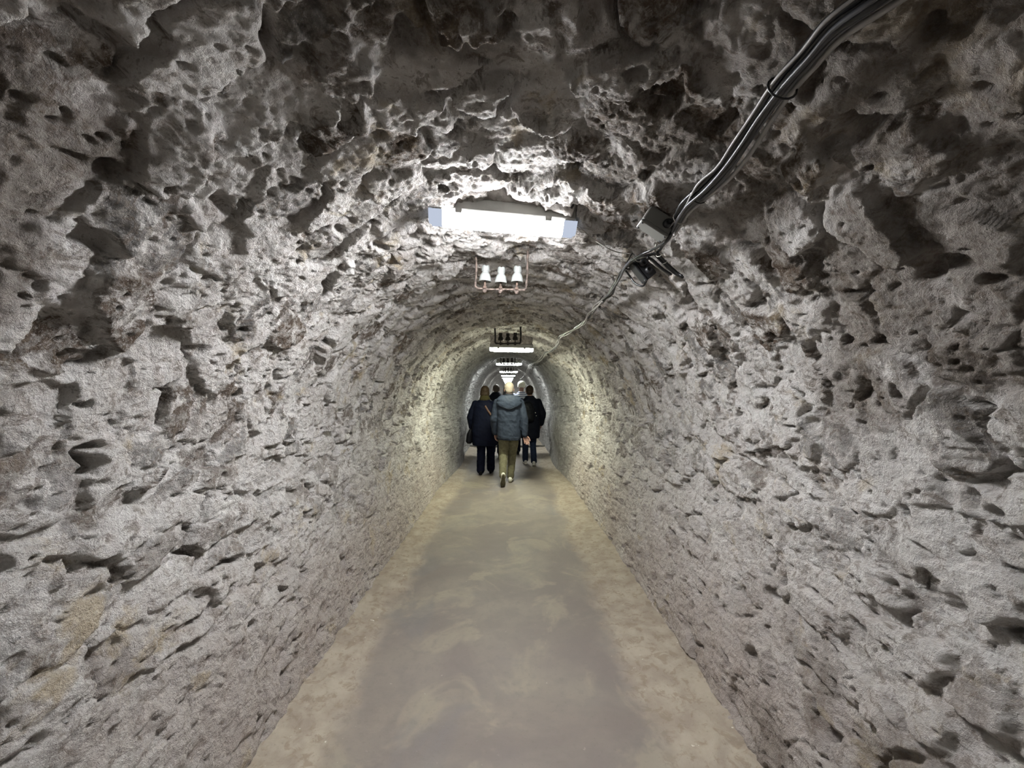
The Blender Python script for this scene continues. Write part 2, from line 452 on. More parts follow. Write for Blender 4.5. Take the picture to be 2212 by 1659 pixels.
class MB:
    def __init__(self): self.v = []; self.f = []
    def add(self, vs, fs):
        o = len(self.v); self.v += [tuple(p) for p in vs]; self.f += [tuple(i + o for i in f) for f in fs]
        return self
    def box(self, c, s, rot=None, taper=(1, 1), bev=0.0):
        """box with bevelled vertical edges & optional taper of its lower end (x, y)"""
        hx, hy, hz = s[0] / 2, s[1] / 2, s[2] / 2
        b = min(bev, hx * .9, hy * .9, hz * .9)
        prof = [(-hz, b), (-hz + b, 0), (hz - b, 0), (hz, b)] if b > 0 else [(-hz, 0), (hz, 0)]
        vs = []; rings = []
        for z, ins in prof:
            t = (z + hz) / (2 * hz)
            kx = taper[0] + (1 - taper[0]) * t; ky = taper[1] + (1 - taper[1]) * t
            X, Y = hx * kx - ins, hy * ky - ins
            if b > 0:
                ring = [(X - b, -Y), (X, -Y + b), (X, Y - b), (X - b, Y), (-X + b, Y), (-X, Y - b), (-X, -Y + b), (-X + b, -Y)]
            else:
                ring = [(X, -Y), (X, Y), (-X, Y), (-X, -Y)]
            rings.append(range(len(vs), len(vs) + len(ring)))
            vs += [(p[0], p[1], z) for p in ring]
        fs = []
        for a, d in zip(rings[:-1], rings[1:]):
            n = len(a)
            fs += [(a[i], a[(i + 1) % n], d[(i + 1) % n], d[i]) for i in range(n)]
        fs.append(tuple(reversed(rings[0]))); fs.append(tuple(rings[-1]))
        mt = Matrix.Translation(Vector(c)) @ (rot.to_4x4() if rot is not None else Matrix.Identity(4))
        return self.add([mt @ Vector(p) for p in vs], fs)
    def tube(self, pts, rad, n=10, caps=True):
        pts = [Vector(p) for p in pts]
        if not hasattr(rad, '__len__'): rad = [rad] * len(pts)
        t0 = (pts[1] - pts[0]).normalized()
        up = Vector((0, 0, 1)) if abs(t0.z) < 0.9 else Vector((1, 0, 0))
        u = t0.cross(up).normalized()
        vs = []
        for i, p in enumerate(pts):
            a = pts[max(0, i - 1)]; b = pts[min(len(pts) - 1, i + 1)]
            t = (b - a).normalized()
            u = (u - t * u.dot(t)).normalized(); w = t.cross(u)
            for k in range(n):
                an = 2 * math.pi * k / n
                vs.append(p + (u * math.cos(an) + w * math.sin(an)) * rad[i])
        fs = []
        for i in range(len(pts) - 1):
            for k in range(n):
                a = i * n + k; b = i * n + (k + 1) % n
                fs.append((a, b, b + n, a + n))
        if caps:
            fs.append(tuple(reversed(range(n)))); m = (len(pts) - 1) * n; fs.append(tuple(range(m, m + n)))
        return self.add(vs, fs)
    def capsule(self, a, b, ra, rb, n=14, m=5):
        a = Vector(a); b = Vector(b); d = b - a
        ln = d.length
        t = d / ln if ln > 1e-6 else Vector((0, 0, 1))
        pts = []; rr = []
        for i in range(m + 1):
            an = math.pi / 2 * (i + 0.15) / (m + 0.15); pts.append(a - t * ra * math.cos(an)); rr.append(ra * math.sin(an))
        for i in range(m + 1):
            an = math.pi / 2 * (1 - i / (m + 0.15)); pts.append(b + t * rb * math.cos(an)); rr.append(rb * math.sin(an))
        return self.tube(pts, rr, n)
    def chain(self, pts, rad, n=14):
        for i in range(len(pts) - 1): self.capsule(pts[i], pts[i + 1], rad[i], rad[i + 1], n)
        return self
    def ell(self, c, r, rot=None, n=20, m=14):
        vs = []; fs = []
        c = Vector(c)
        for i in range(1, m):
            ph = math.pi * i / m
            for k in range(n):
                an = 2 * math.pi * k / n
                p = Vector((r[0] * math.sin(ph) * math.cos(an), r[1] * math.sin(ph) * math.sin(an), r[2] * math.cos(ph)))
                vs.append(c + (rot @ p if rot is not None else p))
        top = Vector((0, 0, r[2])); bot = -top
        vs.append(c + (rot @ top if rot is not None else top)); vs.append(c + (rot @ bot if rot is not None else bot))
        T, B = len(vs) - 2, len(vs) - 1
        for i in range(m - 2):
            for k in range(n):
                a = i * n + k; b = i * n + (k + 1) % n
                fs.append((a, a + n, b + n, b))
        for k in range(n):
            fs.append((T, k, (k + 1) % n)); fs.append((B, (m - 2) * n + (k + 1) % n, (m - 2) * n + k))
        return self.add(vs, fs)
    def loft(self, rings, n=28, power=2.3):
        """rings: (z, cx, cy, rx, ry) from bottom to top -> closed super-elliptic tube"""
        vs = []
        for (z, cx, cy, rx, ry) in rings:
            for k in range(n):
                an = 2 * math.pi * k / n
                c, s = math.cos(an), math.sin(an)
                vs.append((cx + rx * math.copysign(abs(c) ** (2 / power), c), cy + ry * math.copysign(abs(s) ** (2 / power), s), z))
        fs = []
        for i in range(len(rings) - 1):
            for k in range(n):
                a = i * n + k; b = i * n + (k + 1) % n
                fs.append((a, b, b + n, a + n))
        fs.append(tuple(reversed(range(n)))); m = (len(rings) - 1) * n; fs.append(tuple(range(m, m + n)))
        return self.add(vs, fs)
    def lathe(self, prof, c=(0, 0, 0), n=24, rot=None):
        """prof: list of (r, z), open profile turned about z, capped"""
        vs = []; c = Vector(c)
        for r, z in prof:
            for k in range(n):
                an = 2 * math.pi * k / n
                p = Vector((r * math.cos(an), r * math.sin(an), z))
                vs.append(c + (rot @ p if rot is not None else p))
        fs = []
        for i in range(len(prof) - 1):
            for k in range(n):
                a = i * n + k; b = i * n + (k + 1) % n
                fs.append((a, b, b + n, a + n))
        fs.append(tuple(reversed(range(n)))); m = (len(prof) - 1) * n; fs.append(tuple(range(m, m + n)))
        return self.add(vs, fs)
    def mesh(self, name):
        me = bpy.data.meshes.new(name); me.from_pydata(self.v, [], self.f); me.update()
        return me
    def build(self, name, material, parent=None, smooth_shade=True):
        return link_mesh(name, self.mesh(name), material, parent, smooth_shade)
    def fused(self, name, material, parent=None, voxel=0.008, relax=3, wrinkle=0.0, wscale=9.0, seed=0, stretch=0.35):
        """union of all closed pieces as one continuous surface"""
        me = self.mesh(name)
        tmp = bpy.data.objects.new('tmp', me); COL.objects.link(tmp)
        rm = tmp.modifiers.new('r', 'REMESH'); rm.mode = 'VOXEL'; rm.voxel_size = voxel
        if relax:
            sm = tmp.modifiers.new('s', 'SMOOTH'); sm.factor = 0.5; sm.iterations = relax
        dg = bpy.context.evaluated_depsgraph_get(); dg.update()
        out = bpy.data.meshes.new_from_object(tmp.evaluated_get(dg))
        bpy.data.objects.remove(tmp); bpy.data.meshes.remove(me)
        out.name = name
        if wrinkle:
            n = len(out.vertices); co = np.empty(n * 3, np.float32); out.vertices.foreach_get('co', co); co = co.reshape(-1, 3)
            no = np.empty(n * 3, np.float32); out.vertices.foreach_get('normal', no); no = no.reshape(-1, 3)
            a = ridged(co[:, 0] * wscale + co[:, 1] * wscale * .8 + 9, co[:, 2] * wscale + co[:, 0] * wscale * stretch, 2, 80 + seed)
            b = fbm(co[:, 0] * wscale * 2 + co[:, 1] * 4, co[:, 2] * wscale * 1.6, 2, 90 + seed)
            co += no * (wrinkle * (a * 0.7 + b * 0.5))[:, None]
            out.vertices.foreach_set('co', co.ravel()); out.update()
        return link_mesh(name, out, material, parent)

def spline(pts, per=8):
    pts = [Vector(p) for p in pts]
    P = [pts[0] * 2 - pts[1]] + pts + [pts[-1] * 2 - pts[-2]]
    out = []
    for i in range(1, len(P) - 2):
        for k in range(per):
            t = k / per
            a, b, c, d = P[i - 1], P[i], P[i + 1], P[i + 2]
            out.append(0.5 * ((2 * b) + (c - a) * t + (2 * a - 5 * b + 4 * c - d) * t * t + (3 * b - a - 3 * c + d) * t ** 3))
    out.append(pts[-1])
    return out

# a photo direction -> the place where that line of sight meets the tunnel lining
Rc = Euler(cam.rotation_euler).to_matrix()
def surf(px, py, off=0.04):
    d = Rc @ Vector(((px - 1106) / 831.0, -(py - 829.5) / 831.0, -1.0))
    t = 0.25 * 1.004 ** np.arange(1400)
    x, y, z = d.x * t, d.y * t, CAM_Z + d.z * t
    rr_ = np.hypot(x, z - ZC)
    s_ = WALL_LEN + (np.pi - np.arctan2(np.maximum(z - ZC, 0), x)) * RV
    lo = max(0, int(np.argmax(rr_ > RV - 0.5)) - 1)
    sl = slice(lo, len(t))
    h = np.clip(relief(s_[sl], y[sl])[0], 0.0, 0.4)
    w_ = np.ones(9) / 9; h = np.convolve(np.pad(h, 4, 'edge'), w_, 'valid')
    hit = int(np.argmax(rr_[sl] > RV - h - off))
    k = t[lo + hit]
    return Vector((0, 0, CAM_Z)) + d * float(k)
def inward(p):
    v = Vector((-p.x, 0, ZC - p.z)) if p.z > ZC else Vector((-math.copysign(1, p.x), 0, 0))
    return v.normalized()
def on_section(x, y, off=0.0):
    """point on the vault at given x"""
    r = RV - off
    return Vector((x, y, ZC + math.sqrt(max(0, r * r - x * x))))
def lining_z(x, y):
    """height of the rough vault surface over (x, y)"""
    th = math.acos(max(-1, min(1, x / RV)))
    s = WALL_LEN + (math.pi - th) * RV
    h = float(relief(np.array([s]), np.array([float(y)]))[0][0])
    r = RV - h
    return ZC + math.sqrt(max(0, r * r - x * x))

# ------------------------------------------------------------------ the tunnel lining
def y_rows():
    ys = list(np.arange(TUNNEL_START, 0.35, 0.03))
    y = 0.35
    while y < TUNNEL_END:
        ys.append(y)
        y += 0.0058 * max(1.0, y / 1.7) ** 1.42
    ys.append(TUNNEL_END)
    return np.array(ys)
YS = y_rows()
NC = 1090
SS = np.linspace(0, S_TOT, NC)
Yg, Sg = np.meshgrid(YS, SS, indexing='ij')
H, STN, RND, RND2, PL, LOW, BRN, VLT = relief(Sg, Yg)
xx, zz, nx, nz = section(SS)
X = xx[None, :] + nx[None, :] * H
Z = zz[None, :] + nz[None, :] * H
Z[:, :1] = -0.06; Z[:, -1:] = -0.06
P = np.stack([X, Yg, Z], -1)
A1 = np.stack([STN, RND, RND2], -1)
A2 = np.stack([VLT, LOW, BRN], -1)
i1 = int(np.searchsorted(SS, WALL_LEN + 0.25)); i2 = int(np.searchsorted(SS, S_TOT - WALL_LEN - 0.25))
for nm, a, b in (('wall_left', 0, i1 + 1), ('ceiling', i1, i2 + 1), ('wall_right', i2, NC)):
    me = grid_mesh(nm, P[:, a:b], {'masonry': A1[:, a:b], 'coat': A2[:, a:b]}, flip=True)
    tag(link_mesh(nm, me, M['stone']), kind='structure')
del P, A1, A2, X, Z

# end walls that close the gallery far away and behind the viewer
def end_wall(nm, y, flip):
    ss = np.linspace(0, S_TOT, 160); x, z, a, b = section(ss)
    rr = np.linspace(1.06, 0.0, 26)
    P = np.zeros((26, 160, 3))
    P[..., 0] = x[None] * rr[:, None]; P[..., 2] = 1.1 + (z[None] - 1.1) * rr[:, None]
    P[..., 1] = y + 0.03 * fbm(P[..., 0] * 5, P[..., 2] * 5, 3, 77)
    A = np.zeros((26, 160, 3)); A[..., 0] = .4; A[..., 1] = .5
    tag(link_mesh(nm, grid_mesh(nm, P, {'masonry': A, 'coat': A * 0}, flip=flip), M['stone']), kind='structure')
end_wall('wall_back', TUNNEL_START + 0.05, False)
end_wall('wall_front', TUNNEL_END - 0.05, True)

# floor
def make_floor():
    yr = list(np.arange(TUNNEL_START, 1.2, 0.04)); y = 1.2
    while y < TUNNEL_END: yr.append(y); y += 0.008 * max(1, y / 1.8) ** 1.5
    yr.append(TUNNEL_END)
    yr = np.array(yr); xr = np.linspace(-1.3, 1.3, 300)
    Y, Xf = np.meshgrid(yr, xr, indexing='ij')
    ragged = 0.13 * fbm(Y * 1.7, Xf * 0.5, 4, 101) + 0.05 * fbm(Y * 9, Xf * 9, 3, 103)
    cx = -0.06
    e = smooth(0.68, 0.84, np.abs(Xf - cx) + ragged + 0.02 * fbm(Y * 25, Xf * 25, 3, 104))
    z = 0.030 * e * smooth(0.7, 1.15, np.abs(Xf)) + 0.008 * fbm(Y * 2, Xf * 2, 3, 105) + e * (0.010 * fbm(Y * 13, Xf * 13, 4, 107, .6))
    z = z + (1 - e) * 0.0022 * fbm(Y * 12, Xf * 12, 3, 109)
    lane = np.exp(-((Xf + 0.02 + 0.03 * fbm(Y, Y * 0, 2, 111)) / 0.07) ** 2) * smooth(-.2, .3, fbm(Y * 1.5, Xf * 3, 2, 113))
    P = np.stack([Xf, Y, z], -1)
    A = np.stack([e, e * 0, lane], -1)
    tag(link_mesh('floor', grid_mesh('floor', P, {'band': A}), M['floor']), kind='structure')
make_floor()
# low dark kerb crossing the passage further on
kb = MB(); kb.tube([(-1.1 + i * 0.1, 10.9 + 0.03 * math.sin(i * 1.7), 0.022) for i in range(23)], 0.035, 8)
tag(kb.build('trim_1', M['kerb']), kind='structure')

# ------------------------------------------------------------------ ceiling lamps
def prism(mb, x0, x1, w0, w1, z0, z1, endslope=0.0, ribs=0, y0=0.0):
    """lens section: width w0 at z0 (top), w1 at z1 (bottom), along x, rounded belly"""
    prof = []
    for k in range(9):
        t = k / 8
        a = -1 + 2 * t
        wy = w1 / 2 + (w0 / 2 - w1 / 2) * abs(a) ** 3
        zz_ = z1 + (z0 - z1) * abs(a) ** 3.2
        prof.append((a / abs(a) * wy * abs(a) ** 0.45 if a else 0.0, zz_))
    vs = []; nseg = max(1, ribs)
    xs = np.linspace(x0, x1, nseg + 1)
    for i, x in enumerate(xs):
        k = 1 - 0.05 * (i % 2) if ribs else 1
        for (yy, z_) in prof:
            dx = endslope * (z0 - z_) / (z0 - z1)
            sx = x + (dx if x == x0 else -dx if x == x1 else 0)
            vs.append((sx, y0 + yy * k, z_))
    n = len(prof); fs = []
    for i in range(nseg):
        for k in range(n - 1):
            a = i * n + k; fs.append((a, a + n, a + n + 1, a + 1))
        fs.append((i * n + n - 1, (i + 1) * n + n - 1, (i + 1) * n, i * n))
    fs.append(tuple(range(n))); m = nseg * n; fs.append(tuple(reversed(range(m, m + n))))
    mb.add(vs, fs)

ENDCAP = glow('lamp_lens_end', (0.70, 0.78, 0.95), 0.064)
ENDCAP_FAR = glow('lamp_lens_end_bright', (0.95, 1.0, 0.98), 0.4)
def make_lamp(strength, color, first=False):
    root = empty('ceiling_lamp')
    hb = MB(); hb.box((0, 0, 0.027), (0.655, 0.105, 0.062), bev=0.008)
    hb.box((0, 0, 0.05), (0.60, 0.07, 0.02), bev=0.004)
    hb.build('housing', M['housing'], root, False)
    d = MB(); prism(d, -0.272, 0.272, 0.096, 0.062, -0.004, -0.060)
    d.build('diffuser', glow('tube_glow', color, strength, 0.095 if first else 0.035), root)
    for s in (-1, 1):
        e = MB(); prism(e, *( (0.275, 0.322) if s > 0 else (-0.322, -0.275)), 0.096, 0.062, -0.004, -0.058, 0.0, 6)
        prism(e, *( (0.322, 0.334) if s > 0 else (-0.334, -0.322)), 0.096, 0.05, -0.004, -0.050, 0.0, 0)
        e.build('end_cap', ENDCAP if first else ENDCAP_FAR, root)
        k = MB(); k.box((s * 0.20, -0.054, -0.006), (0.03, 0.008, 0.022), bev=0.002)
        k.build('clip', M['housing'], root, False)
    return root

nl = int((TUNNEL_END - LAMP_Y0) / LAMP_STEP)
lamp_names = {0: 'long white strip lamp nearest the viewer, tilted, above the white insulators',
              1: 'lit strip lamp just behind the dark backlit insulator rack, over the walking group',
              2: 'lit strip lamp, third along the vault, below and beyond the lamp with the backlit rack',
              3: 'small lit strip lamp, fourth along the vault, above the heads of the group',
              4: 'tiny bright strip lamp, fifth along the vault, just above the pale blond head',
              -1: 'strip lamp on the vault behind the viewer'}
dx = {0: -0.02, 1: 0.055, 2: 0.03, 3: 0.03, 4: 0.02}
far_proto = None
for k in range(-1, nl):
    y = LAMP_Y0 + k * LAMP_STEP
    x = dx.get(k, 0.01 * math.sin(k * 2.3))
    colr = {0: (0.98, 0.98, 1.0), 1: (0.98, 1.0, 0.78), 2: (0.95, 1.0, 0.97)}.get(k, (0.97, 1.0, 0.95))
    if k <= 2:
        lp = make_lamp(LAMP_POWER[k], colr, k == 0)
    elif far_proto is None:
        lp = far_proto = make_lamp(LAMP_FAR, colr)
    else:
        lp = copy_tree(far_proto)
    zt = min(lining_z(x - 0.3, y), lining_z(x + 0.3, y), lining_z(x, y))
    lp.location = (x, y, {0: 2.43, 1: 2.275, 2: 2.32}.get(k, 2.30))
    lp.rotation_euler = (0, R(3.6), R(3.0)) if k == 0 else (0, R(1.2) if k == 1 else 0, 0)
    ordn = ['sixth', 'seventh', 'eighth', 'ninth', 'tenth', 'eleventh', 'twelfth', 'thirteenth', 'fourteenth', 'fifteenth', 'sixteenth', 'seventeenth', 'eighteenth', 'nineteenth', 'twentieth']
    tag(lp, lamp_names.get(k) or 'tiny distant strip lamp, %s from the viewer along the vault' % ordn[k - 5], 'ceiling lamp', 'strip lamps along the vault')

# mortar bed packed between lamp and vault
def mortar_bed(x, y, z_lamp, roll, label, w=0.38):
    n, m = 60, 14
    Pm = np.zeros((m, n, 3))
    xs = np.linspace(-w, w, n)
    for i in range(m):
        t = i / (m - 1)                # round the section: front, underside, back
        for j, x_ in enumerate(xs):
            u = x_ / w
            zt = lining_z(x + x_, y) + 0.02
            zb = z_lamp + 0.052 - math.tan(roll) * x_
            zb = min(zb, zt - 0.02) if abs(u) < 0.86 else zt - 0.02 * (1 - abs(u)) / .14
            ww = 0.062 * (1 - abs(u) ** 6) + 0.004
            a = t * math.pi * 1.0
            Pm[i, j] = (x + x_, y - math.cos(a) * ww * (1.15 + .2 * (1 - math.sin(a))), zt + (zb - zt) * min(1, 1.5 * math.sin(a)))
    nzv = fbm(Pm[..., 0] * 22, Pm[..., 1] * 22 + Pm[..., 2] * 20, 3, 140)
    Pm[..., 1] += 0.022 * nzv; Pm[..., 2] += 0.010 * fbm(Pm[..., 0] * 30, Pm[..., 2] * 30, 2, 141)
    me = grid_mesh('mortar_bed', Pm)
    o = link_mesh(label, me, M['plaster'])
    tag(o, kind='structure')
for k_, zl in ((0, 2.43), (1, 2.275), (2, 2.32), (3, 2.30), (4, 2.30), (5, 2.30)):
    mortar_bed(dx.get(k_, 0.01 * math.sin(k_ * 2.3)), LAMP_Y0 + k_ * LAMP_STEP, zl, R(3.6) if k_ == 0 else 0, 'trim_%d' % (k_ + 2))

# ------------------------------------------------------------------ insulator racks
def make_rack(backlit=False, width=0.315, drop=0.215):  # backlit: shade is put into darker bracket and insulator colours
    root = empty('insulator_rack')
    w = width / 2; r = 0.012 if backlit else 0.0065
    def frame_pts():
        c = 0.022
        pts = [(-w, 0, 0.09), (-w - .004, 0, 0), (-w + .003, 0, -drop * .5), (-w, 0, -drop + c)]
        for k in range(1, 5):
            a = math.pi / 2 * k / 4; pts.append((-w + c - c * math.cos(a), 0, -drop + c - c * math.sin(a)))
        pts += [(-.05, 0, -drop - .003), (.06, 0, -drop + .001)]
        for k in range(1, 5):
            a = math.pi / 2 * k / 4; pts.append((w - c + c * math.sin(a), 0, -drop + c - c * math.cos(a)))
        pts += [(w + .003, 0, -drop * .5), (w, 0, 0), (w, 0, 0.09)]
        return pts
    f = MB(); sp = spline(frame_pts(), 4)
    rad = [r * (1 + 0.18 * math.sin(i * 1.9) + 0.1 * math.sin(i * 4.3)) for i in range(len(sp))]
    f.tube(sp, rad, 8); f.build('bracket', M['rust_pale'] if not backlit else M['dark_iron'], root)
    for i, x in enumerate((-0.098, 0.0, 0.1)):
        zb = -drop
        p = MB(); p.capsule((x, 0, zb - 0.008), (x, 0, zb + 0.06), 0.0075, 0.0065, 10)
        p.lathe([(0.012, zb - 0.002), (0.015, zb + 0.004), (0.010, zb + 0.014), (0.008, zb + 0.02)], (x, 0, 0), 10)
        p.build('pin', M['rust'] if not backlit else M['dark_iron'], root)
        nb = MB(); nb.lathe([(0.005, -0.026), (0.011, -0.022), (0.012, -0.018), (0.015, -0.016), (0.015, -0.006), (0.010, -0.004)], (x, 0, zb), 6)
        nb.build('nut', M['rust_pale'] if not backlit else M['dark_iron'], root)
        z0 = zb + 0.043 + (0.0, -0.006, 0.004)[i]
        g = MB()
        g.lathe([(0.024, 0.012), (0.033, -0.001), (0.0375, 0.000), (0.0375, 0.010), (0.035, 0.026), (0.030, 0.042), (0.024, 0.052),
                 (0.0205, 0.056), (0.0200, 0.060), (0.0235, 0.064), (0.0245, 0.075), (0.0240, 0.090), (0.0215, 0.098), (0.013, 0.1005), (0.010, 0.094), (0.004, 0.092)],
                (x, 0, z0), 26)
        o = g.build('insulator', M['porcelain_backlit' if backlit else 'porcelain'], root)
        # wire slot across the head
        co = [v.co.copy() for v in o.data.vertices]
        an = (0.2, 1.35, 0.1)[i]
        for v in o.data.vertices:
            if v.co.z > z0 + 0.07:
                rx, ry = v.co.x - x, v.co.y
                q = abs(rx * math.cos(an) + ry * math.sin(an)) if i != 1 else abs(rx)
                if q < 0.006: v.co.z -= 0.004
    return root
rk = make_rack()
yk = 2.37
rk.location = (-0.035, yk, min(lining_z(-0.19, yk), lining_z(0.12, yk)) - 0.0)
rk.rotation_euler = (R(0), R(2.8), R(-2.0))
tag(rk, 'rusty bracket with three white porcelain insulators under the nearest strip lamp', 'insulator rack', 'insulator racks on the vault')
first_back = None
rack_labels = ['dark backlit bracket with three insulators hanging just before the second strip lamp',
               'small dark insulator bracket on the vault just before the third strip lamp',
               'tiny insulator bracket on the vault just before the fourth strip lamp',
               'tiny insulator bracket on the vault just before the fifth strip lamp']
for i, (yk, xk) in enumerate(((5.22, 0.0), (9.35, 0.0), (13.45, 0.01), (17.6, 0.0))):
    if i == 0:
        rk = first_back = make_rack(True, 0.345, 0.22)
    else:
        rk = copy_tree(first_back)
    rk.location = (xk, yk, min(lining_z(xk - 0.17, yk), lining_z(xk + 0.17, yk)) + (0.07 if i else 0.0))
    tag(rk, rack_labels[i], 'insulator rack', 'insulator racks on the vault')

# ------------------------------------------------------------------ cables and boxes on the right haunch
def strand(mb, pix, r, off, jx=0, jy=0, wob=0.0, seed=0, per=8, n=8):
    rnd = random.Random(seed)
    pts = []
    for i, (px, py) in enumerate(pix):
        k = 1.0 / max(1, i * 0.3)
        p = surf(px + jx, py + jy, off)
        p = p + Vector((rnd.uniform(-wob, wob), 0, rnd.uniform(-wob, wob)))
        pts.append(p)
    sp = spline(pts, per)
    mb.tube(sp, r, n)
    return sp

main = [(2150, -210), (2010, -85), (1885, 2), (1800, 62), (1745, 125), (1690, 188), (1640, 258), (1600, 318), (1560, 372), (1520, 412), (1482, 448), (1462, 478), (1448, 502)]
cb = empty('cable_bundle', (0, 0, 0))
def offs(pix, d):       # shift the run sideways, perpendicular to its direction
    out = []
    for i, (x, y) in enumerate(pix):
        a = pix[max(0, i - 1)]; b = pix[min(len(pix) - 1, i + 1)]
        tx, ty = b[0] - a[0], b[1] - a[1]; l = math.hypot(tx, ty)
        dd = d[i] if hasattr(d, '__len__') else d
        out.append((x - ty / l * dd, y + tx / l * dd))
    return out
def scale_d(v):          # sideways shift grows where the run comes closer to the viewer
    return [v * 1.7, v * 1.5, v * 1.25, v * 1.1, v, v * .95, v * .85, v * .8, v * .75, v * .7, v * .6, v * .5, v * .4]
specs = [('cable_white', 0.0060, 24, 0.055, 'pale cable strand'), ('cable_grey', 0.0055, 12, 0.06, None), ('cable_black', 0.0085, 4, 0.062, None),
         ('cable_black', 0.0090, -8, 0.055, None), ('cable_grey', 0.0045, -1, 0.075, None), ('cable_black', 0.0070, -17, 0.06, None), ('cable_white', 0.0036, -22, 0.066, 'thin pale wire')]
for i, (mn, r, d, off, lab) in enumerate(specs):
    mb = MB()
    dd = scale_d(-d)
    rr = random.Random(i)
    dd = [v + rr.uniform(-2.5, 2.5) for v in dd]
    if i == 0: dd[6] -= 5; dd[7] -= 5; dd[8] -= 3
    if i == 6: dd[9] += 2; dd[10] = 2; dd[11] = 3
    strand(mb, offs(main, dd), r, off)
    o = mb.build('cable', M[mn], cb)
    if lab: o['label'] = lab
tag(cb, 'thick bundle of black, grey and white cables crossing the upper right vault', 'cable bundle')
def tie_ring(parent, px, py, r, tdir_px, off=0.055, m='tie'):
    p = surf(px, py, off); q = surf(px + tdir_px[0], py + tdir_px[1], off)
    t = (q - p).normalized(); up = inward(p); side = t.cross(up).normalized()
    pts = [p + (side * math.cos(a) * r * 1.1 + up * math.sin(a) * r * .8) for a in [2 * math.pi * k / 16 for k in range(17)]]
    MB().tube(pts, 0.0022, 6, False).build('cable_tie', M[m], parent)
tie_ring(cb, 1508, 424, 0.026, (-30, 28), m='cable_black'); tie_ring(cb, 1470, 472, 0.024, (-15, 22)); tie_ring(cb, 1690, 190, 0.028, (-40, 50), m='cable_black')

# grey junction box
def box_at(name, px, py, size, spin, label, cat, off=0.075, tilt=0.0):
    p = surf(px, py, off); n = inward(p)
    zax = n; xax = Vector((0, 1, 0)); xax = (xax - zax * xax.dot(zax)).normalized(); yax = zax.cross(xax)
    m3 = Matrix((xax, yax, zax)).transposed()
    rt = (m3 @ Matrix.Rotation(R(spin), 3, 'Z') @ Matrix.Rotation(R(tilt), 3, 'X'))
    o = empty(name, p, rt.to_euler())
    tag(o, label, cat)
    return o, rt
def gallery_box(px, py, tilt, spin, dims, body_m, lid_m, glands, label, off):
    o, rt = box_at('junction_box', px, py, None, spin, label, 'junction box', off, tilt)
    lx, ly, lz = dims                       # along the tunnel, around the vault, away from the wall
    b = MB(); b.box((0, 0, -0.006), (lx - .004, ly - .004, lz - 0.012), bev=0.004); b.build('body', body_m, o, False)
    b = MB(); b.box((0, 0, lz / 2 - 0.006), (lx, ly, 0.012), bev=0.003); b.build('lid', lid_m, o, False)
    for (gy, gz, gr) in glands:
        b = MB(); b.lathe([(gr, -0.002), (gr, 0.008), (gr * .85, 0.010), (gr * .8, 0.017), (gr * .45, 0.019), (gr * .4, 0.012)], (-lx / 2, gy, gz), 20, Matrix.Rotation(R(-90), 3, 'Y'))
        b.build('cable_gland', M['box_dark'], o)
    for sx in (-1, 1):
        for sy in (-1, 1):
            b = MB(); b.lathe([(0.0045, 0), (0.0045, 0.002), (0.002, 0.003)], (sx * (lx / 2 - .009), sy * (ly / 2 - .009), lz / 2), 10); b.build('screw', M['cable_grey'], o)
gallery_box(1418, 484, 4, 0, (0.062, 0.118, 0.075), M['box_grey'], M['box_grey'], ((0.030, -0.005, 0.016),), 'grey square junction box on the right vault beside the nearest lamp', 0.045)
gallery_box(1388, 582, 17, 0, (0.060, 0.118, 0.070), M['box_dark'], M['box_dark'], ((-0.022, -0.008, 0.019), (0.022, -0.008, 0.019)), 'dark grey box with two round cable glands below the grey junction box', 0.045)

# black cables between and around the boxes
lk = empty('cable_loop')
tag(lk, 'short black cable tails clipped around the two junction boxes', 'cable')
for (pix, r, off, mn) in (([(1452, 492), (1447, 512), (1432, 530), (1420, 545), (1395, 553), (1372, 560), (1358, 570)], 0.0065, 0.07, 'cable_black'),
                          ([(1448, 505), (1436, 524), (1408, 540), (1385, 550), (1364, 562)], 0.005, 0.085, 'cable_black'),
                          ([(1412, 545), (1430, 565), (1452, 586), (1476, 600)], 0.0065, 0.06, 'cable_black'),
                          ([(1420, 546), (1440, 568), (1462, 588), (1474, 596)], 0.005, 0.075, 'cable_black'),
                          ([(1402, 562), (1420, 576), (1445, 596)], 0.0045, 0.08, 'tie'),
                          ([(1398, 556), (1410, 562), (1430, 580), (1450, 593)], 0.006, 0.085, 'cable_black'),
                          ([(1352, 585), (1360, 596), (1372, 612), (1388, 618), (1396, 608)], 0.005, 0.055, 'cable_black'),
                          ([(1418, 528), (1415, 540), (1420, 548), (1428, 543)], 0.004, 0.07, 'tie')):
    mb = MB(); strand(mb, pix, r, off); mb.build('cable', M[mn], lk)
for (px, py, d) in ((1434, 566, (20, 20)), (1424, 550, (15, 15)), (1378, 560, (-15, 8))):
    tie_ring(lk, px, py, 0.013, d, 0.07)

# wire from lamp to bundle
mb = MB(); strand(mb, [(1240, 482), (1262, 500), (1286, 520), (1310, 535), (1335, 545), (1362, 548)], 0.0026, 0.03)
tag(mb.build('lamp_wire', M['tie']), 'thin pale wire running from the nearest lamp to the cable bundle', 'wire')

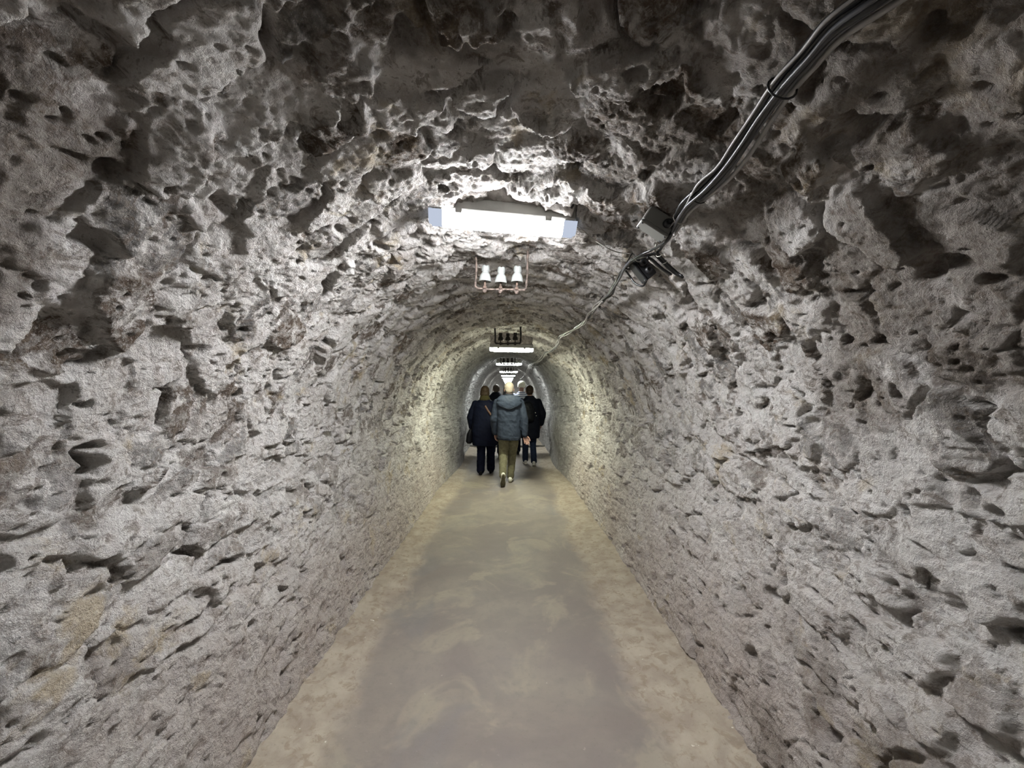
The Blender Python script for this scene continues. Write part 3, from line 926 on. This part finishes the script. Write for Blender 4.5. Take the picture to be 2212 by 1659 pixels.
# bundle that carries on down the tunnel
fw = empty('wire_run')
tag(fw, 'tangled black and white wires hung along the right vault beyond the boxes', 'wire run')
run = [(1366, 560), (1350, 578), (1336, 602), (1318, 632), (1300, 650), (1285, 664), (1274, 682), (1262, 696), (1246, 706), (1226, 720), (1210, 730), (1204, 742), (1192, 757), (1178, 764), (1166, 778), (1150, 786), (1143, 792), (1140, 802), (1134, 810)]
def amp(i): return max(1.8, 5.5 - i * 0.3)
for j, (mn, r, ph) in enumerate((('cable_black', 0.0075, 0.0), ('cable_black', 0.006, 1.1), ('wire_white', 0.0075, 2.2), ('cable_grey', 0.0065, 3.5), ('wire_white', 0.0065, 4.6), ('wire_white', 0.005, 5.4))):
    end = {0: 6, 1: 10}.get(j, len(run))
    rr = random.Random(50 + j)
    pix = []
    start = 4 if mn == 'wire_white' else 0
    for i, (x, y) in list(enumerate(run[:end]))[start:]:
        a = amp(i) * (0.45 if i < 3 else 1)
        s_ = math.sin(i * 2.05 + ph) * a + rr.uniform(-1, 1) * a * .7
        pix.append((x + s_ * .75, y + s_ * .66))
    mb = MB(); strand(mb, pix, r, 0.06 + 0.004 * j, per=6, n=7)
    o = mb.build('wire', M[mn], fw)
# carries on further out of pixel range
pl_ = run[-1]; p0 = surf(*pl_, 0.05)
mb = MB(); mb.tube(spline([p0 + Vector((0, i * 3.5, -0.03 * (i % 2))) for i in range(0, 4)], 4), 0.012, 6); mb.build('wire', M['cable_grey'], fw)
# hooks
for (px, py) in ((1350, 574), (1290, 658), (1247, 707), (1204, 738), (1182, 765), (1148, 787)):
    p = surf(px, py, 0.06); n = inward(p)
    mb = MB(); mb.tube(spline([p - n * 0.09, p - n * 0.01, p + n * 0.012 + Vector((0.012, 0, -.004)), p + Vector((0.022, 0, -0.016)), p - n * .01 + Vector((0.018, 0, -0.025))], 5), 0.0035, 6)
    mb.build('hook', M['dark_iron'], fw)

# ------------------------------------------------------------------ people
def hand_parts(mb, wrist, down, palmn, side, scale=1.0, curl=0.5, thumb=1):
    """hand hanging from the wrist: down = direction of the fingers, palmn = palm normal, side = towards the thumb"""
    w = Vector(wrist); d = Vector(down).normalized(); n = Vector(palmn).normalized(); s = Vector(side).normalized()
    k = scale
    rot = Matrix((s, n, d)).transposed()
    mb.capsule(w - d * 0.03 * k, w + d * 0.015 * k, 0.026 * k, 0.024 * k)
    mb.ell(w + d * 0.052 * k, (0.042 * k, 0.017 * k, 0.052 * k), rot, 16, 10)
    lens = (0.068, 0.078, 0.073, 0.056)
    for i in range(4):
        off = (0.031 - 0.0205 * i) * k
        b0 = w + d * (0.090 - (0.004 * abs(i - 1.2))) * k + s * off
        a1 = curl * (0.45 + 0.08 * i); a2 = a1 + curl * 0.75; a3 = a2 + curl * 0.55
        spread = s * (0.05 * (1.5 - i))
        l = lens[i] * k
        p1 = b0 + (d * math.cos(a1) + n * math.sin(a1) + spread).normalized() * l * .45
        p2 = p1 + (d * math.cos(a2) + n * math.sin(a2) + spread).normalized() * l * .32
        p3 = p2 + (d * math.cos(a3) + n * math.sin(a3) + spread).normalized() * l * .25
        mb.chain([b0 - d * .02 * k, p1, p2, p3], [0.0098 * k, 0.0092 * k, 0.0084 * k, 0.0072 * k], 10)
    t0 = w + d * 0.022 * k + s * 0.026 * k
    t1 = t0 + (d * 0.75 + s * 0.65 + n * .3).normalized() * 0.040 * k
    t2 = t1 + (d * 0.92 + s * 0.28 + n * .35).normalized() * 0.030 * k
    t3 = t2 + (d * 0.95 + s * 0.1 + n * .4).normalized() * 0.022 * k
    mb.chain([t0, t1, t2, t3], [0.015 * k, 0.0125 * k, 0.0105 * k, 0.009 * k], 10)

def head_parts(mb, c, k=1.0, yaw=0.0):
    """c = head centre; faces +y"""
    c = Vector(c); Rz = Matrix.Rotation(yaw, 3, 'Z')
    def q(x, y, z): return c + Rz @ (Vector((x, y, z)) * k)
    mb.ell(q(0, -0.012, 0.025), (0.075 * k, 0.092 * k, 0.088 * k), Rz, 24, 16)      # cranium
    mb.ell(q(0, 0.022, -0.045), (0.060 * k, 0.070 * k, 0.075 * k), Rz, 24, 16)      # face and jaw
    mb.ell(q(0, 0.070, -0.098), (0.026 * k, 0.020 * k, 0.018 * k), Rz, 12, 8)       # chin
    mb.ell(q(0, 0.074, 0.028), (0.050 * k, 0.016 * k, 0.013 * k), Rz, 14, 8)        # brow
    mb.capsule(q(0, 0.088, 0.010), q(0, 0.106, -0.028), 0.009 * k, 0.013 * k, 10)   # nose
    mb.ell(q(-0.010, 0.096, -0.032), (0.009 * k, 0.009 * k, 0.007 * k), Rz, 10, 6)
    mb.ell(q(0.010, 0.096, -0.032), (0.009 * k, 0.009 * k, 0.007 * k), Rz, 10, 6)
    mb.ell(q(0, 0.086, -0.059), (0.024 * k, 0.010 * k, 0.006 * k), Rz, 12, 6)       # lips
    mb.ell(q(0, 0.085, -0.069), (0.021 * k, 0.010 * k, 0.007 * k), Rz, 12, 6)
    for s in (-1, 1):
        mb.ell(q(s * 0.029, 0.079, 0.006), (0.013 * k, 0.009 * k, 0.010 * k), Rz, 10, 8)   # eyelids
        mb.ell(q(s * 0.040, 0.068, -0.025), (0.020 * k, 0.014 * k, 0.016 * k), Rz, 10, 8)  # cheekbones
        er = Rz @ Matrix.Rotation(s * 0.35, 3, 'Z')
        mb.ell(q(s * 0.080, -0.012, -0.010), (0.009 * k, 0.020 * k, 0.033 * k), er, 12, 8)

def hair_cap(c, k, name, material, parent, yaw=0.0, drop=0.0, full=0.0, seed=0, voxel=0.006, nape=-0.035):
    c = Vector(c); Rz = Matrix.Rotation(yaw, 3, 'Z')
    def q(x, y, z): return c + Rz @ (Vector((x, y, z)) * k)
    mb = MB()
    mb.ell(q(0, -0.020, 0.036), ((0.082 + full) * k, (0.094 + full) * k, (0.090 + full * .6) * k), Rz, 26, 18)
    mb.ell(q(0, -0.045, nape * .5 + 0.01), ((0.070 + full) * k, (0.062 + full) * k, (0.075 + full) * k), Rz, 22, 14)
    if drop:
        mb.loft([(q(0, 0, 0).z + nape * k - drop, c.x, c.y - 0.035 * k, (0.070 + full) * k, (0.065 + full) * k),
                 (q(0, 0, 0).z + nape * k - drop * .45, c.x, c.y - 0.03 * k, (0.088 + full) * k, (0.078 + full) * k),
                 (q(0, 0, 0).z - 0.01 * k, c.x, c.y - 0.02 * k, (0.086 + full) * k, (0.086 + full) * k),
                 (q(0, 0, 0).z + 0.05 * k, c.x, c.y - 0.02 * k, (0.078 + full) * k, (0.085 + full) * k)])
    o = mb.fused(name, material, parent, voxel, 2, 0.003, 40, seed)
    return o

def shoe(parent, toe_dir, ankle, mat_u, mat_s, pitch=0.0, k=1.0, name='shoe'):
    """shoe under the ankle; pitch > 0 lifts the heel about the toe ball"""
    d = Vector(toe_dir).normalized(); a = Vector(ankle)
    fwd = Vector((d.x, d.y, 0)).normalized(); side = Vector((fwd.y, -fwd.x, 0))
    rot = Matrix((side, fwd, Vector((0, 0, 1)))).transposed() @ Matrix.Rotation(-pitch, 3, 'X')
    def q(x, y, z): return a + rot @ (Vector((x, y, z)) * k)
    h = 0.085
    mb = MB()
    mb.ell(q(0, -0.035, -0.035), (0.037 * k, 0.050 * k, 0.048 * k), rot, 18, 12)
    mb.ell(q(0, 0.060, -0.050), (0.044 * k, 0.085 * k, 0.034 * k), rot, 18, 12)
    mb.ell(q(0, 0.130, -0.055), (0.043 * k, 0.052 * k, 0.026 * k), rot, 18, 12)
    mb.capsule(q(0, 0.0, -0.03), q(0, -0.004, 0.015), 0.040 * k, 0.040 * k)
    mb.capsule(q(0, 0.0, -0.02), q(0, 0.09, -0.045), 0.036 * k, 0.032 * k)
    up = mb.fused(name, mat_u, parent, 0.006, 3)
    sb = MB()
    outl = []
    for i in range(28):
        an = 2 * math.pi * i / 28
        y = 0.048 + 0.137 * math.sin(an)
        wx = 0.040 + 0.007 * math.sin(an) - 0.008 * math.exp(-((y - 0.02) / 0.05) ** 2)
        x = wx * math.copysign(abs(math.cos(an)) ** 0.7, math.cos(an))
        outl.append((x, y))
    vs = []
    for z in (-0.085, -0.080, -0.062, -0.058):
        gsc = {-0.085: .95, -0.080: 1.0, -0.062: 1.0, -0.058: .93}[z]
        vs += [q(x * gsc, 0.048 + (y - 0.048) * gsc, z) for x, y in outl]
    fs = []
    for r_ in range(3):
        for i in range(28):
            fs.append((r_ * 28 + i, r_ * 28 + (i + 1) % 28, (r_ + 1) * 28 + (i + 1) % 28, (r_ + 1) * 28 + i))
    fs.append(tuple(reversed(range(28)))); fs.append(tuple(range(84, 112)))
    sb.add(vs, fs).build('sole', mat_s, up)
    return up

def person(loc, yaw, label, H, legs, arms, jacket, mats, head_yaw=0.0, hair=None, hem=0.8, coat=None, extras=None, hands=(True, True), voxel=0.006, shoes_mat=None):
    """H = height; legs = ((hip, knee, ankle), pitch) x 2; arms = (shoulder, elbow, wrist) x 2 in metres at H = 1.75"""
    k = H / 1.75
    root = empty('person', loc, (0, 0, yaw))
    tag(root, label, 'person')
    V = lambda p: Vector(p) * k
    hc = V((0, 0.02, 1.635))
    body = MB()
    head_parts(body, hc, k, head_yaw)
    body.capsule(V((0, -0.005, 1.46)), V((0, 0.0, 1.58)), 0.058 * k, 0.054 * k)
    body.loft([(z * k, 0, y * k, rx * k, ry * k) for (z, y, rx, ry) in
               ((0.84, 0, .13, .09), (0.92, 0, .155, .105), (1.05, 0, .135, .095), (1.2, 0, .150, .10), (1.36, 0, .165, .10), (1.44, 0, .12, .08), (1.49, 0, .06, .055))])
    for (pts, _p) in legs:
        body.chain([V(p) for p in pts], [0.078 * k, 0.050 * k, 0.036 * k])
        an = V(pts[2]); body.capsule(an, an + Vector((0, .05, -.045)) * k, .03 * k, .025 * k)
    for i, pts in enumerate(arms):
        body.chain([V(p) for p in pts], [0.050 * k, 0.038 * k, 0.026 * k])
        d = (V(pts[2]) - V(pts[1])).normalized()
        sg = -1 if i == 0 else 1
        w = V(pts[2])
        d2 = Vector((d.x * .5, d.y + .0, d.z)).normalized()
        if hands[i] == 'palm_back':       # palm turned to the rear, fingers loosely spread outward
            hand_parts(body, w, Vector((0.25 * sg, 0.05, -1)), Vector((0, -1, -0.1)), Vector((-sg * -1.0, 0, 0.15)), k * 1.08, 0.55)
        else:
            hand_parts(body, w, d2, Vector((-sg, -0.25, 0)), Vector((-sg * .25, 1, 0)), k, 0.5)
    body.fused('body', M['skin'], root, 0.0045 if voxel < 0.008 else 0.006, 2)
    # trousers
    tr = MB()
    tr.loft([(z * k, 0, y * k, rx * k, ry * k) for (z, y, rx, ry) in ((0.80, 0, .10, .10), (0.86, 0, .165, .125), (0.95, 0, .175, .125), (1.03, 0, .155, .115))])
    for (pts, _p) in legs:
        hp, kn, ak = [V(p) for p in pts]
        lo = ak + (kn - ak) * 0.02
        tr.chain([hp, (hp + kn) / 2, kn, (kn + ak) / 2, lo], [mats['leg'][0] * k, mats['leg'][1] * k, mats['leg'][2] * k, mats['leg'][3] * k, mats['leg'][4] * k])
    tr.fused('trousers', M[mats['trousers']], root, voxel, 3, 0.006 * k, 13, 3)
    for (pts, pitch), sgn in zip(legs, (-1, 1)):
        shoe(root, (0.12 * sgn, 1, 0), V(pts[2]), M[mats['shoe']], M[mats['sole']], pitch, k * mats.get('shoe_k', 1.0))
    # jacket / coat
    jk = MB()
    jk.loft([(z * k, cx * k, cy * k, rx * k, ry * k) for (z, cx, cy, rx, ry) in jacket['rings']])
    for i, pts in enumerate(arms):
        sh, el, wr = [V(p) for p in pts]
        r = jacket['sleeve']
        jk.chain([sh, (sh + el) / 2, el, (el + wr) / 2, wr + (el - wr) * 0.06], [r[0] * k, r[1] * k, r[2] * k, r[3] * k, r[4] * k])
    jo = jk.fused(jacket.get('name', 'jacket'), M[jacket['mat']], root, voxel, 4, jacket.get('wrinkle', 0.009) * k, jacket.get('wscale', 8.0), jacket.get('seed', 0))
    if hair: hair(root, hc, k, head_yaw)
    if extras: extras(root, V, k, jo)
    return root

LEGR = (0.095, 0.090, 0.072, 0.064, 0.062)

# man in the middle: slate grey hooded jacket, khaki trousers
def man_hair(root, hc, k, yw):
    o = hair_cap(hc + Vector((0, -0.0, 0.004)), k * 1.03, 'hair', M['hair_white'], root, yw, 0, 0.0, 1, nape=-0.02)
def man_extra(root, V, k, jo):
    h = MB()
    vs = []; n = 26; rows = 14
    for r_ in range(rows):                      # hood lying on the back: broad at the collar, narrowing to a drooping point
        t = r_ / (rows - 1)
        z = 1.535 - 0.225 * t
        wdt = 0.125 + 0.085 * math.sin(math.pi * min(1, t * 1.35 + .05)) if t < .52 else 0.205 * math.sqrt(max(0.0, 1 - ((t - .52) / .52) ** 2)) + .01
        dep = 0.045 + 0.030 * math.sin(math.pi * (t * .8 + .2))
        cy = -0.100 - 0.045 * t
        for k_ in range(n):
            an = 2 * math.pi * k_ / n
            vs.append(Vector((wdt * math.cos(an), cy + dep * math.sin(an), z)) * k)
    fs = []
    for i in range(rows - 1):
        for k_ in range(n):
            a = i * n + k_; b_ = i * n + (k_ + 1) % n
            fs.append((a, a + n, b_ + n, b_))
    fs.append(tuple(range(n))); fs.append(tuple(reversed(range((rows - 1) * n, rows * n))))
    h.add(vs, fs)
    h.fused('hood', M['jacket_grey'], root, 0.006, 3, 0.005, 10, 5)
    e = MB(); pts = []
    for i in range(15):
        t = -1 + 2 * i / 14
        pts.append(V((0.185 * t, -0.190 - 0.0 * t * t + 0.035 * t * t, 1.305 + 0.125 * abs(t) ** 2.0)))
    e.tube(spline(pts, 3), 0.006 * k, 8); e.build('hood_seam', M['jacket_lining'], root)
    c = MB(); c.loft([(1.50 * k, 0, -0.008 * k, .082 * k, .082 * k), (1.53 * k, 0, -0.008 * k, .080 * k, .078 * k), (1.565 * k, 0, -0.005 * k, .072 * k, .072 * k)])
    c.fused('collar', M['jacket_lining'], root, 0.006, 2)
    cf = MB()
    hemp = []
    for i in range(33):
        an = 2 * math.pi * i / 32
        c_, s_ = math.cos(an), math.sin(an)
        hemp.append(V((0.205 * math.copysign(abs(c_) ** .87, c_), 0.158 * math.copysign(abs(s_) ** .87, s_), 0.80)))
    cf.tube(hemp, 0.004, 6, False); cf.build('hem_seam', M['jacket_lining'], root)

GJ = {'mat': 'jacket_grey', 'wrinkle': 0.010, 'wscale': 7.5, 'seed': 4,
      'rings': ((0.765, 0, 0, .196, .150), (0.80, 0, 0, .204, .156), (0.92, 0, 0, .206, .155), (1.06, 0, 0, .204, .148), (1.20, 0, -.005, .212, .150), (1.33, 0, -.01, .222, .148), (1.42, 0, -.01, .205, .125), (1.475, 0, -.005, .150, .10), (1.51, 0, 0, .100, .085), (1.535, 0, 0, .085, .08)),
      'sleeve': (0.070, 0.071, 0.066, 0.060, 0.052)}
person((0.022, 6.72, 0.0), R(0.0), 'man walking away in the middle, slate grey hooded jacket, khaki trousers, pale hair', 1.755,
       legs=((((-0.085, 0.0, 0.90), (-0.10, 0.06, 0.49), (-0.105, -0.22, 0.185)), R(62)),
             (((0.085, 0.0, 0.90), (0.055, 0.15, 0.475), (0.025, 0.13, 0.088)), 0.0)),
       arms=(((-0.195, -0.01, 1.405), (-0.262, 0.0, 1.12), (-0.245, 0.10, 0.86)), ((0.195, -0.01, 1.405), (0.262, -0.05, 1.13), (0.272, -0.05, 0.845))),
       jacket=GJ, mats={'trousers': 'khaki', 'leg': (0.098, 0.094, 0.076, 0.068, 0.060), 'shoe': 'shoe_white', 'sole': 'sole', 'shoe_k': 1.05},
       hair=man_hair, extras=man_extra, hands=(True, 'palm_back'))

# woman on the left: long navy coat
def w_hair(root, hc, k, yw):
    o = hair_cap(hc, k * 1.0, 'hair', M['hair_brown'], root, yw, 0.045, 0.006, 2, nape=-0.03)
def w_extra(root, V, k, jo):
    s = MB(); s.loft([(1.47 * k, 0, -.01 * k, .105 * k, .095 * k), (1.50 * k, 0, -.015 * k, .105 * k, .10 * k), (1.545 * k, 0, -.01 * k, .088 * k, .088 * k), (1.575 * k, 0, -.005 * k, .078 * k, .08 * k)])
    s.fused('scarf', M['scarf'], root, 0.006, 2, 0.006, 20, 2)
    b = MB(); b.loft([(0.62 * k, -.30 * k, -.02 * k, .045 * k, .10 * k), (0.66 * k, -.31 * k, -.02 * k, .065 * k, .13 * k), (0.80 * k, -.295 * k, -.02 * k, .06 * k, .125 * k), (0.90 * k, -.27 * k, -.02 * k, .035 * k, .10 * k)])
    b.fused('handbag', M['shoe_black'], root, 0.008, 4)
    st = MB()
    pts = [V((0.02, -0.158, 1.37)), V((0.07, -0.170, 1.29)), V((0.125, -0.176, 1.21)), V((0.17, -0.168, 1.14))]
    st2 = spline(pts, 4)
    vs = []; fs = []
    for i, p in enumerate(st2):
        n_ = Vector((0.80, 0, 0.60)) * 0.016
        for q_ in (-1, 1): vs.append(p + n_ * q_ + Vector((0, -0.004, 0)))
        for q_ in (1, -1): vs.append(p + n_ * q_ + Vector((0, 0.010, 0)))
    for i in range(len(st2) - 1):
        for j in range(4): fs.append((i * 4 + j, i * 4 + (j + 1) % 4, i * 4 + 4 + (j + 1) % 4, i * 4 + 4 + j))
    fs.append((3, 2, 1, 0)); m_ = (len(st2) - 1) * 4; fs.append((m_, m_ + 1, m_ + 2, m_ + 3))
    st.add(vs, fs).build('bag_strap', M['leather'], root)
    tr = MB()
NC1 = {'name': 'coat', 'mat': 'coat_navy', 'wrinkle': 0.008, 'wscale': 5.5, 'seed': 9,
       'rings': ((0.585, .01, 0, .245, .18), (0.62, .01, 0, .255, .185), (0.80, 0, 0, .262, .19), (1.0, 0, 0, .248, .175), (1.2, 0, 0, .235, .165), (1.34, 0, -.005, .222, .150), (1.42, 0, -.005, .190, .13), (1.47, 0, 0, .130, .105), (1.50, 0, 0, .09, .09)),
       'sleeve': (0.068, 0.076, 0.076, 0.069, 0.06)}
person((-0.445, 7.45, 0.0), R(-2), 'woman on the left in long navy coat, brown hair and olive scarf', 1.70,
       legs=((((-0.08, 0.0, 0.90), (-0.07, 0.02, 0.49), (-0.075, -0.06, 0.095)), R(8)),
             (((0.09, 0.0, 0.90), (0.105, 0.13, 0.49), (0.11, 0.14, 0.09)), 0.0)),
       arms=(((-0.19, 0, 1.40), (-0.285, 0.02, 1.13), (-0.27, 0.10, 0.92)), ((0.19, 0, 1.40), (0.26, 0.05, 1.14), (0.22, 0.16, 0.95))),
       jacket=NC1, mats={'trousers': 'trouser_navy', 'leg': (0.10, 0.098, 0.085, 0.082, 0.080), 'shoe': 'shoe_black', 'sole': 'shoe_black', 'shoe_k': 1.0},
       head_yaw=R(8), hair=w_hair, extras=w_extra, hands=(True, True), voxel=0.007)

# person on the right: black-navy coat with backpack
def r_hair(root, hc, k, yw): hair_cap(hc, k * 1.02, 'hair', M['hair_dark'], root, yw, 0.0, 0.004, 3, nape=-0.05)
def r_extra(root, V, k, jo):
    b = MB(); b.loft([(0.98 * k, -.07 * k, -.20 * k, .11 * k, .06 * k), (1.02 * k, -.07 * k, -.21 * k, .135 * k, .08 * k), (1.25 * k, -.07 * k, -.20 * k, .14 * k, .085 * k), (1.37 * k, -.07 * k, -.17 * k, .11 * k, .06 * k), (1.40 * k, -.07 * k, -.16 * k, .06 * k, .03 * k)])
    o = b.fused('backpack', M['pack'], root, 0.008, 4, 0.004, 12, 4)
    p = MB(); p.loft([(1.02 * k, -.07 * k, -.285 * k, .09 * k, .025 * k), (1.04 * k, -.07 * k, -.29 * k, .10 * k, .03 * k), (1.15 * k, -.07 * k, -.285 * k, .095 * k, .028 * k)])
    p.fused('pocket', M['pack'], o, 0.008, 2)
    for (x, z) in ((0.105, 1.165), (0.125, 1.10)):
        s = MB(); s.ell(V((x, -0.175, z)), (0.009, 0.008, 0.009), None, 10, 8); s.build('button', M['shoe_white'], root)
NC2 = {'name': 'coat', 'mat': 'coat_black', 'wrinkle': 0.009, 'wscale': 6, 'seed': 12,
       'rings': ((0.60, 0, 0, .205, .165), (0.64, 0, 0, .215, .17), (0.85, 0, 0, .225, .17), (1.05, 0, 0, .225, .165), (1.25, 0, 0, .23, .16), (1.36, 0, -.005, .222, .145), (1.43, 0, -.005, .190, .125), (1.48, 0, 0, .125, .10), (1.53, 0, 0, .085, .08)),
       'sleeve': (0.070, 0.078, 0.078, 0.071, 0.062)}
person((0.475, 8.35, 0.0), R(3), 'person on the right in a near-black coat with a backpack, dark jeans and pale shoes', 1.715,
       legs=((((-0.085, 0.0, 0.90), (-0.085, 0.12, 0.49), (-0.085, 0.16, 0.09)), 0.0),
             (((0.085, 0.0, 0.90), (0.075, 0.04, 0.49), (0.075, -0.14, 0.105)), R(14))),
       arms=(((-0.19, 0, 1.40), (-0.26, 0.06, 1.13), (-0.24, 0.16, 0.92)), ((0.19, 0, 1.40), (0.285, 0.0, 1.13), (0.265, 0.10, 0.90))),
       jacket=NC2, mats={'trousers': 'denim', 'leg': (0.092, 0.088, 0.072, 0.066, 0.066), 'shoe': 'shoe_grey', 'sole': 'shoe_white', 'shoe_k': 1.0},
       head_yaw=R(-6), hair=r_hair, extras=r_extra, hands=(True, True), voxel=0.008)

# two more ahead, mostly hidden
def d_hair(root, hc, k, yw): hair_cap(hc, k * 1.02, 'hair', M['hair_grey'], root, yw, 0.0, 0.0, 5, nape=-0.03)
JD = {'mat': 'coat_black', 'wrinkle': 0.007, 'wscale': 6, 'seed': 15,
      'rings': ((0.75, 0, 0, .19, .15), (0.80, 0, 0, .20, .155), (1.05, 0, 0, .20, .15), (1.25, 0, 0, .22, .15), (1.38, 0, 0, .225, .14), (1.45, 0, 0, .20, .12), (1.51, 0, 0, .14, .10), (1.57, 0, 0, .09, .085)),
      'sleeve': (0.085, 0.08, 0.07, 0.064, 0.055)}
person((-0.285, 9.55, 0.0), 0.0, 'person in a black jacket with grey hair, walking ahead between the woman and the man', 1.75,
       legs=((((-0.085, 0.0, 0.90), (-0.085, 0.10, 0.49), (-0.085, 0.12, 0.09)), 0.0), (((0.085, 0.0, 0.90), (0.085, 0.0, 0.49), (0.085, -0.14, 0.105)), R(14))),
       arms=(((-0.20, 0, 1.41), (-0.26, 0.0, 1.12), (-0.25, 0.1, 0.87)), ((0.20, 0, 1.41), (0.26, 0.0, 1.12), (0.25, 0.1, 0.87))),
       jacket=JD, mats={'trousers': 'trouser_navy', 'leg': LEGR, 'shoe': 'shoe_black', 'sole': 'shoe_black'}, hair=d_hair, voxel=0.010)

def e_hair(root, hc, k, yw):
    mb = MB(); mb.ell(hc + Vector((0, -0.012, 0.045)) * k, (0.096 * k, 0.105 * k, 0.095 * k)); mb.loft([(hc.z - 0.02 * k, 0, hc.y - .01 * k, .092 * k, .10 * k), (hc.z + 0.03 * k, 0, hc.y - .01 * k, .094 * k, .104 * k)])
    mb.fused('knit_hat', M['wool_white'], root, 0.007, 2, 0.003, 30, 2)
JE = {'name': 'sweater', 'mat': 'stripes', 'wrinkle': 0.006, 'wscale': 7, 'seed': 19,
      'rings': ((0.82, 0, 0, .165, .135), (0.95, 0, 0, .17, .135), (1.15, 0, 0, .175, .135), (1.33, 0, 0, .19, .13), (1.42, 0, 0, .17, .11), (1.47, 0, 0, .11, .085), (1.515, 0, 0, .075, .072)),
      'sleeve': (0.068, 0.06, 0.052, 0.045, 0.038)}
person((0.345, 9.75, 0.0), R(-4), 'person in a blue and white striped sweater and cream knit hat ahead of the man', 1.83,
       legs=((((-0.085, 0.0, 0.90), (-0.085, 0.05, 0.49), (-0.085, -0.05, 0.095)), R(5)), (((0.085, 0.0, 0.90), (0.085, 0.12, 0.49), (0.085, 0.16, 0.09)), 0.0)),
       arms=(((-0.185, 0, 1.40), (-0.24, 0.0, 1.12), (-0.22, 0.1, 0.87)), ((0.185, 0, 1.40), (0.24, 0.0, 1.12), (0.22, 0.1, 0.87))),
       jacket=JE, mats={'trousers': 'trouser_navy', 'leg': LEGR, 'shoe': 'shoe_black', 'sole': 'shoe_black'}, hair=e_hair, voxel=0.010)
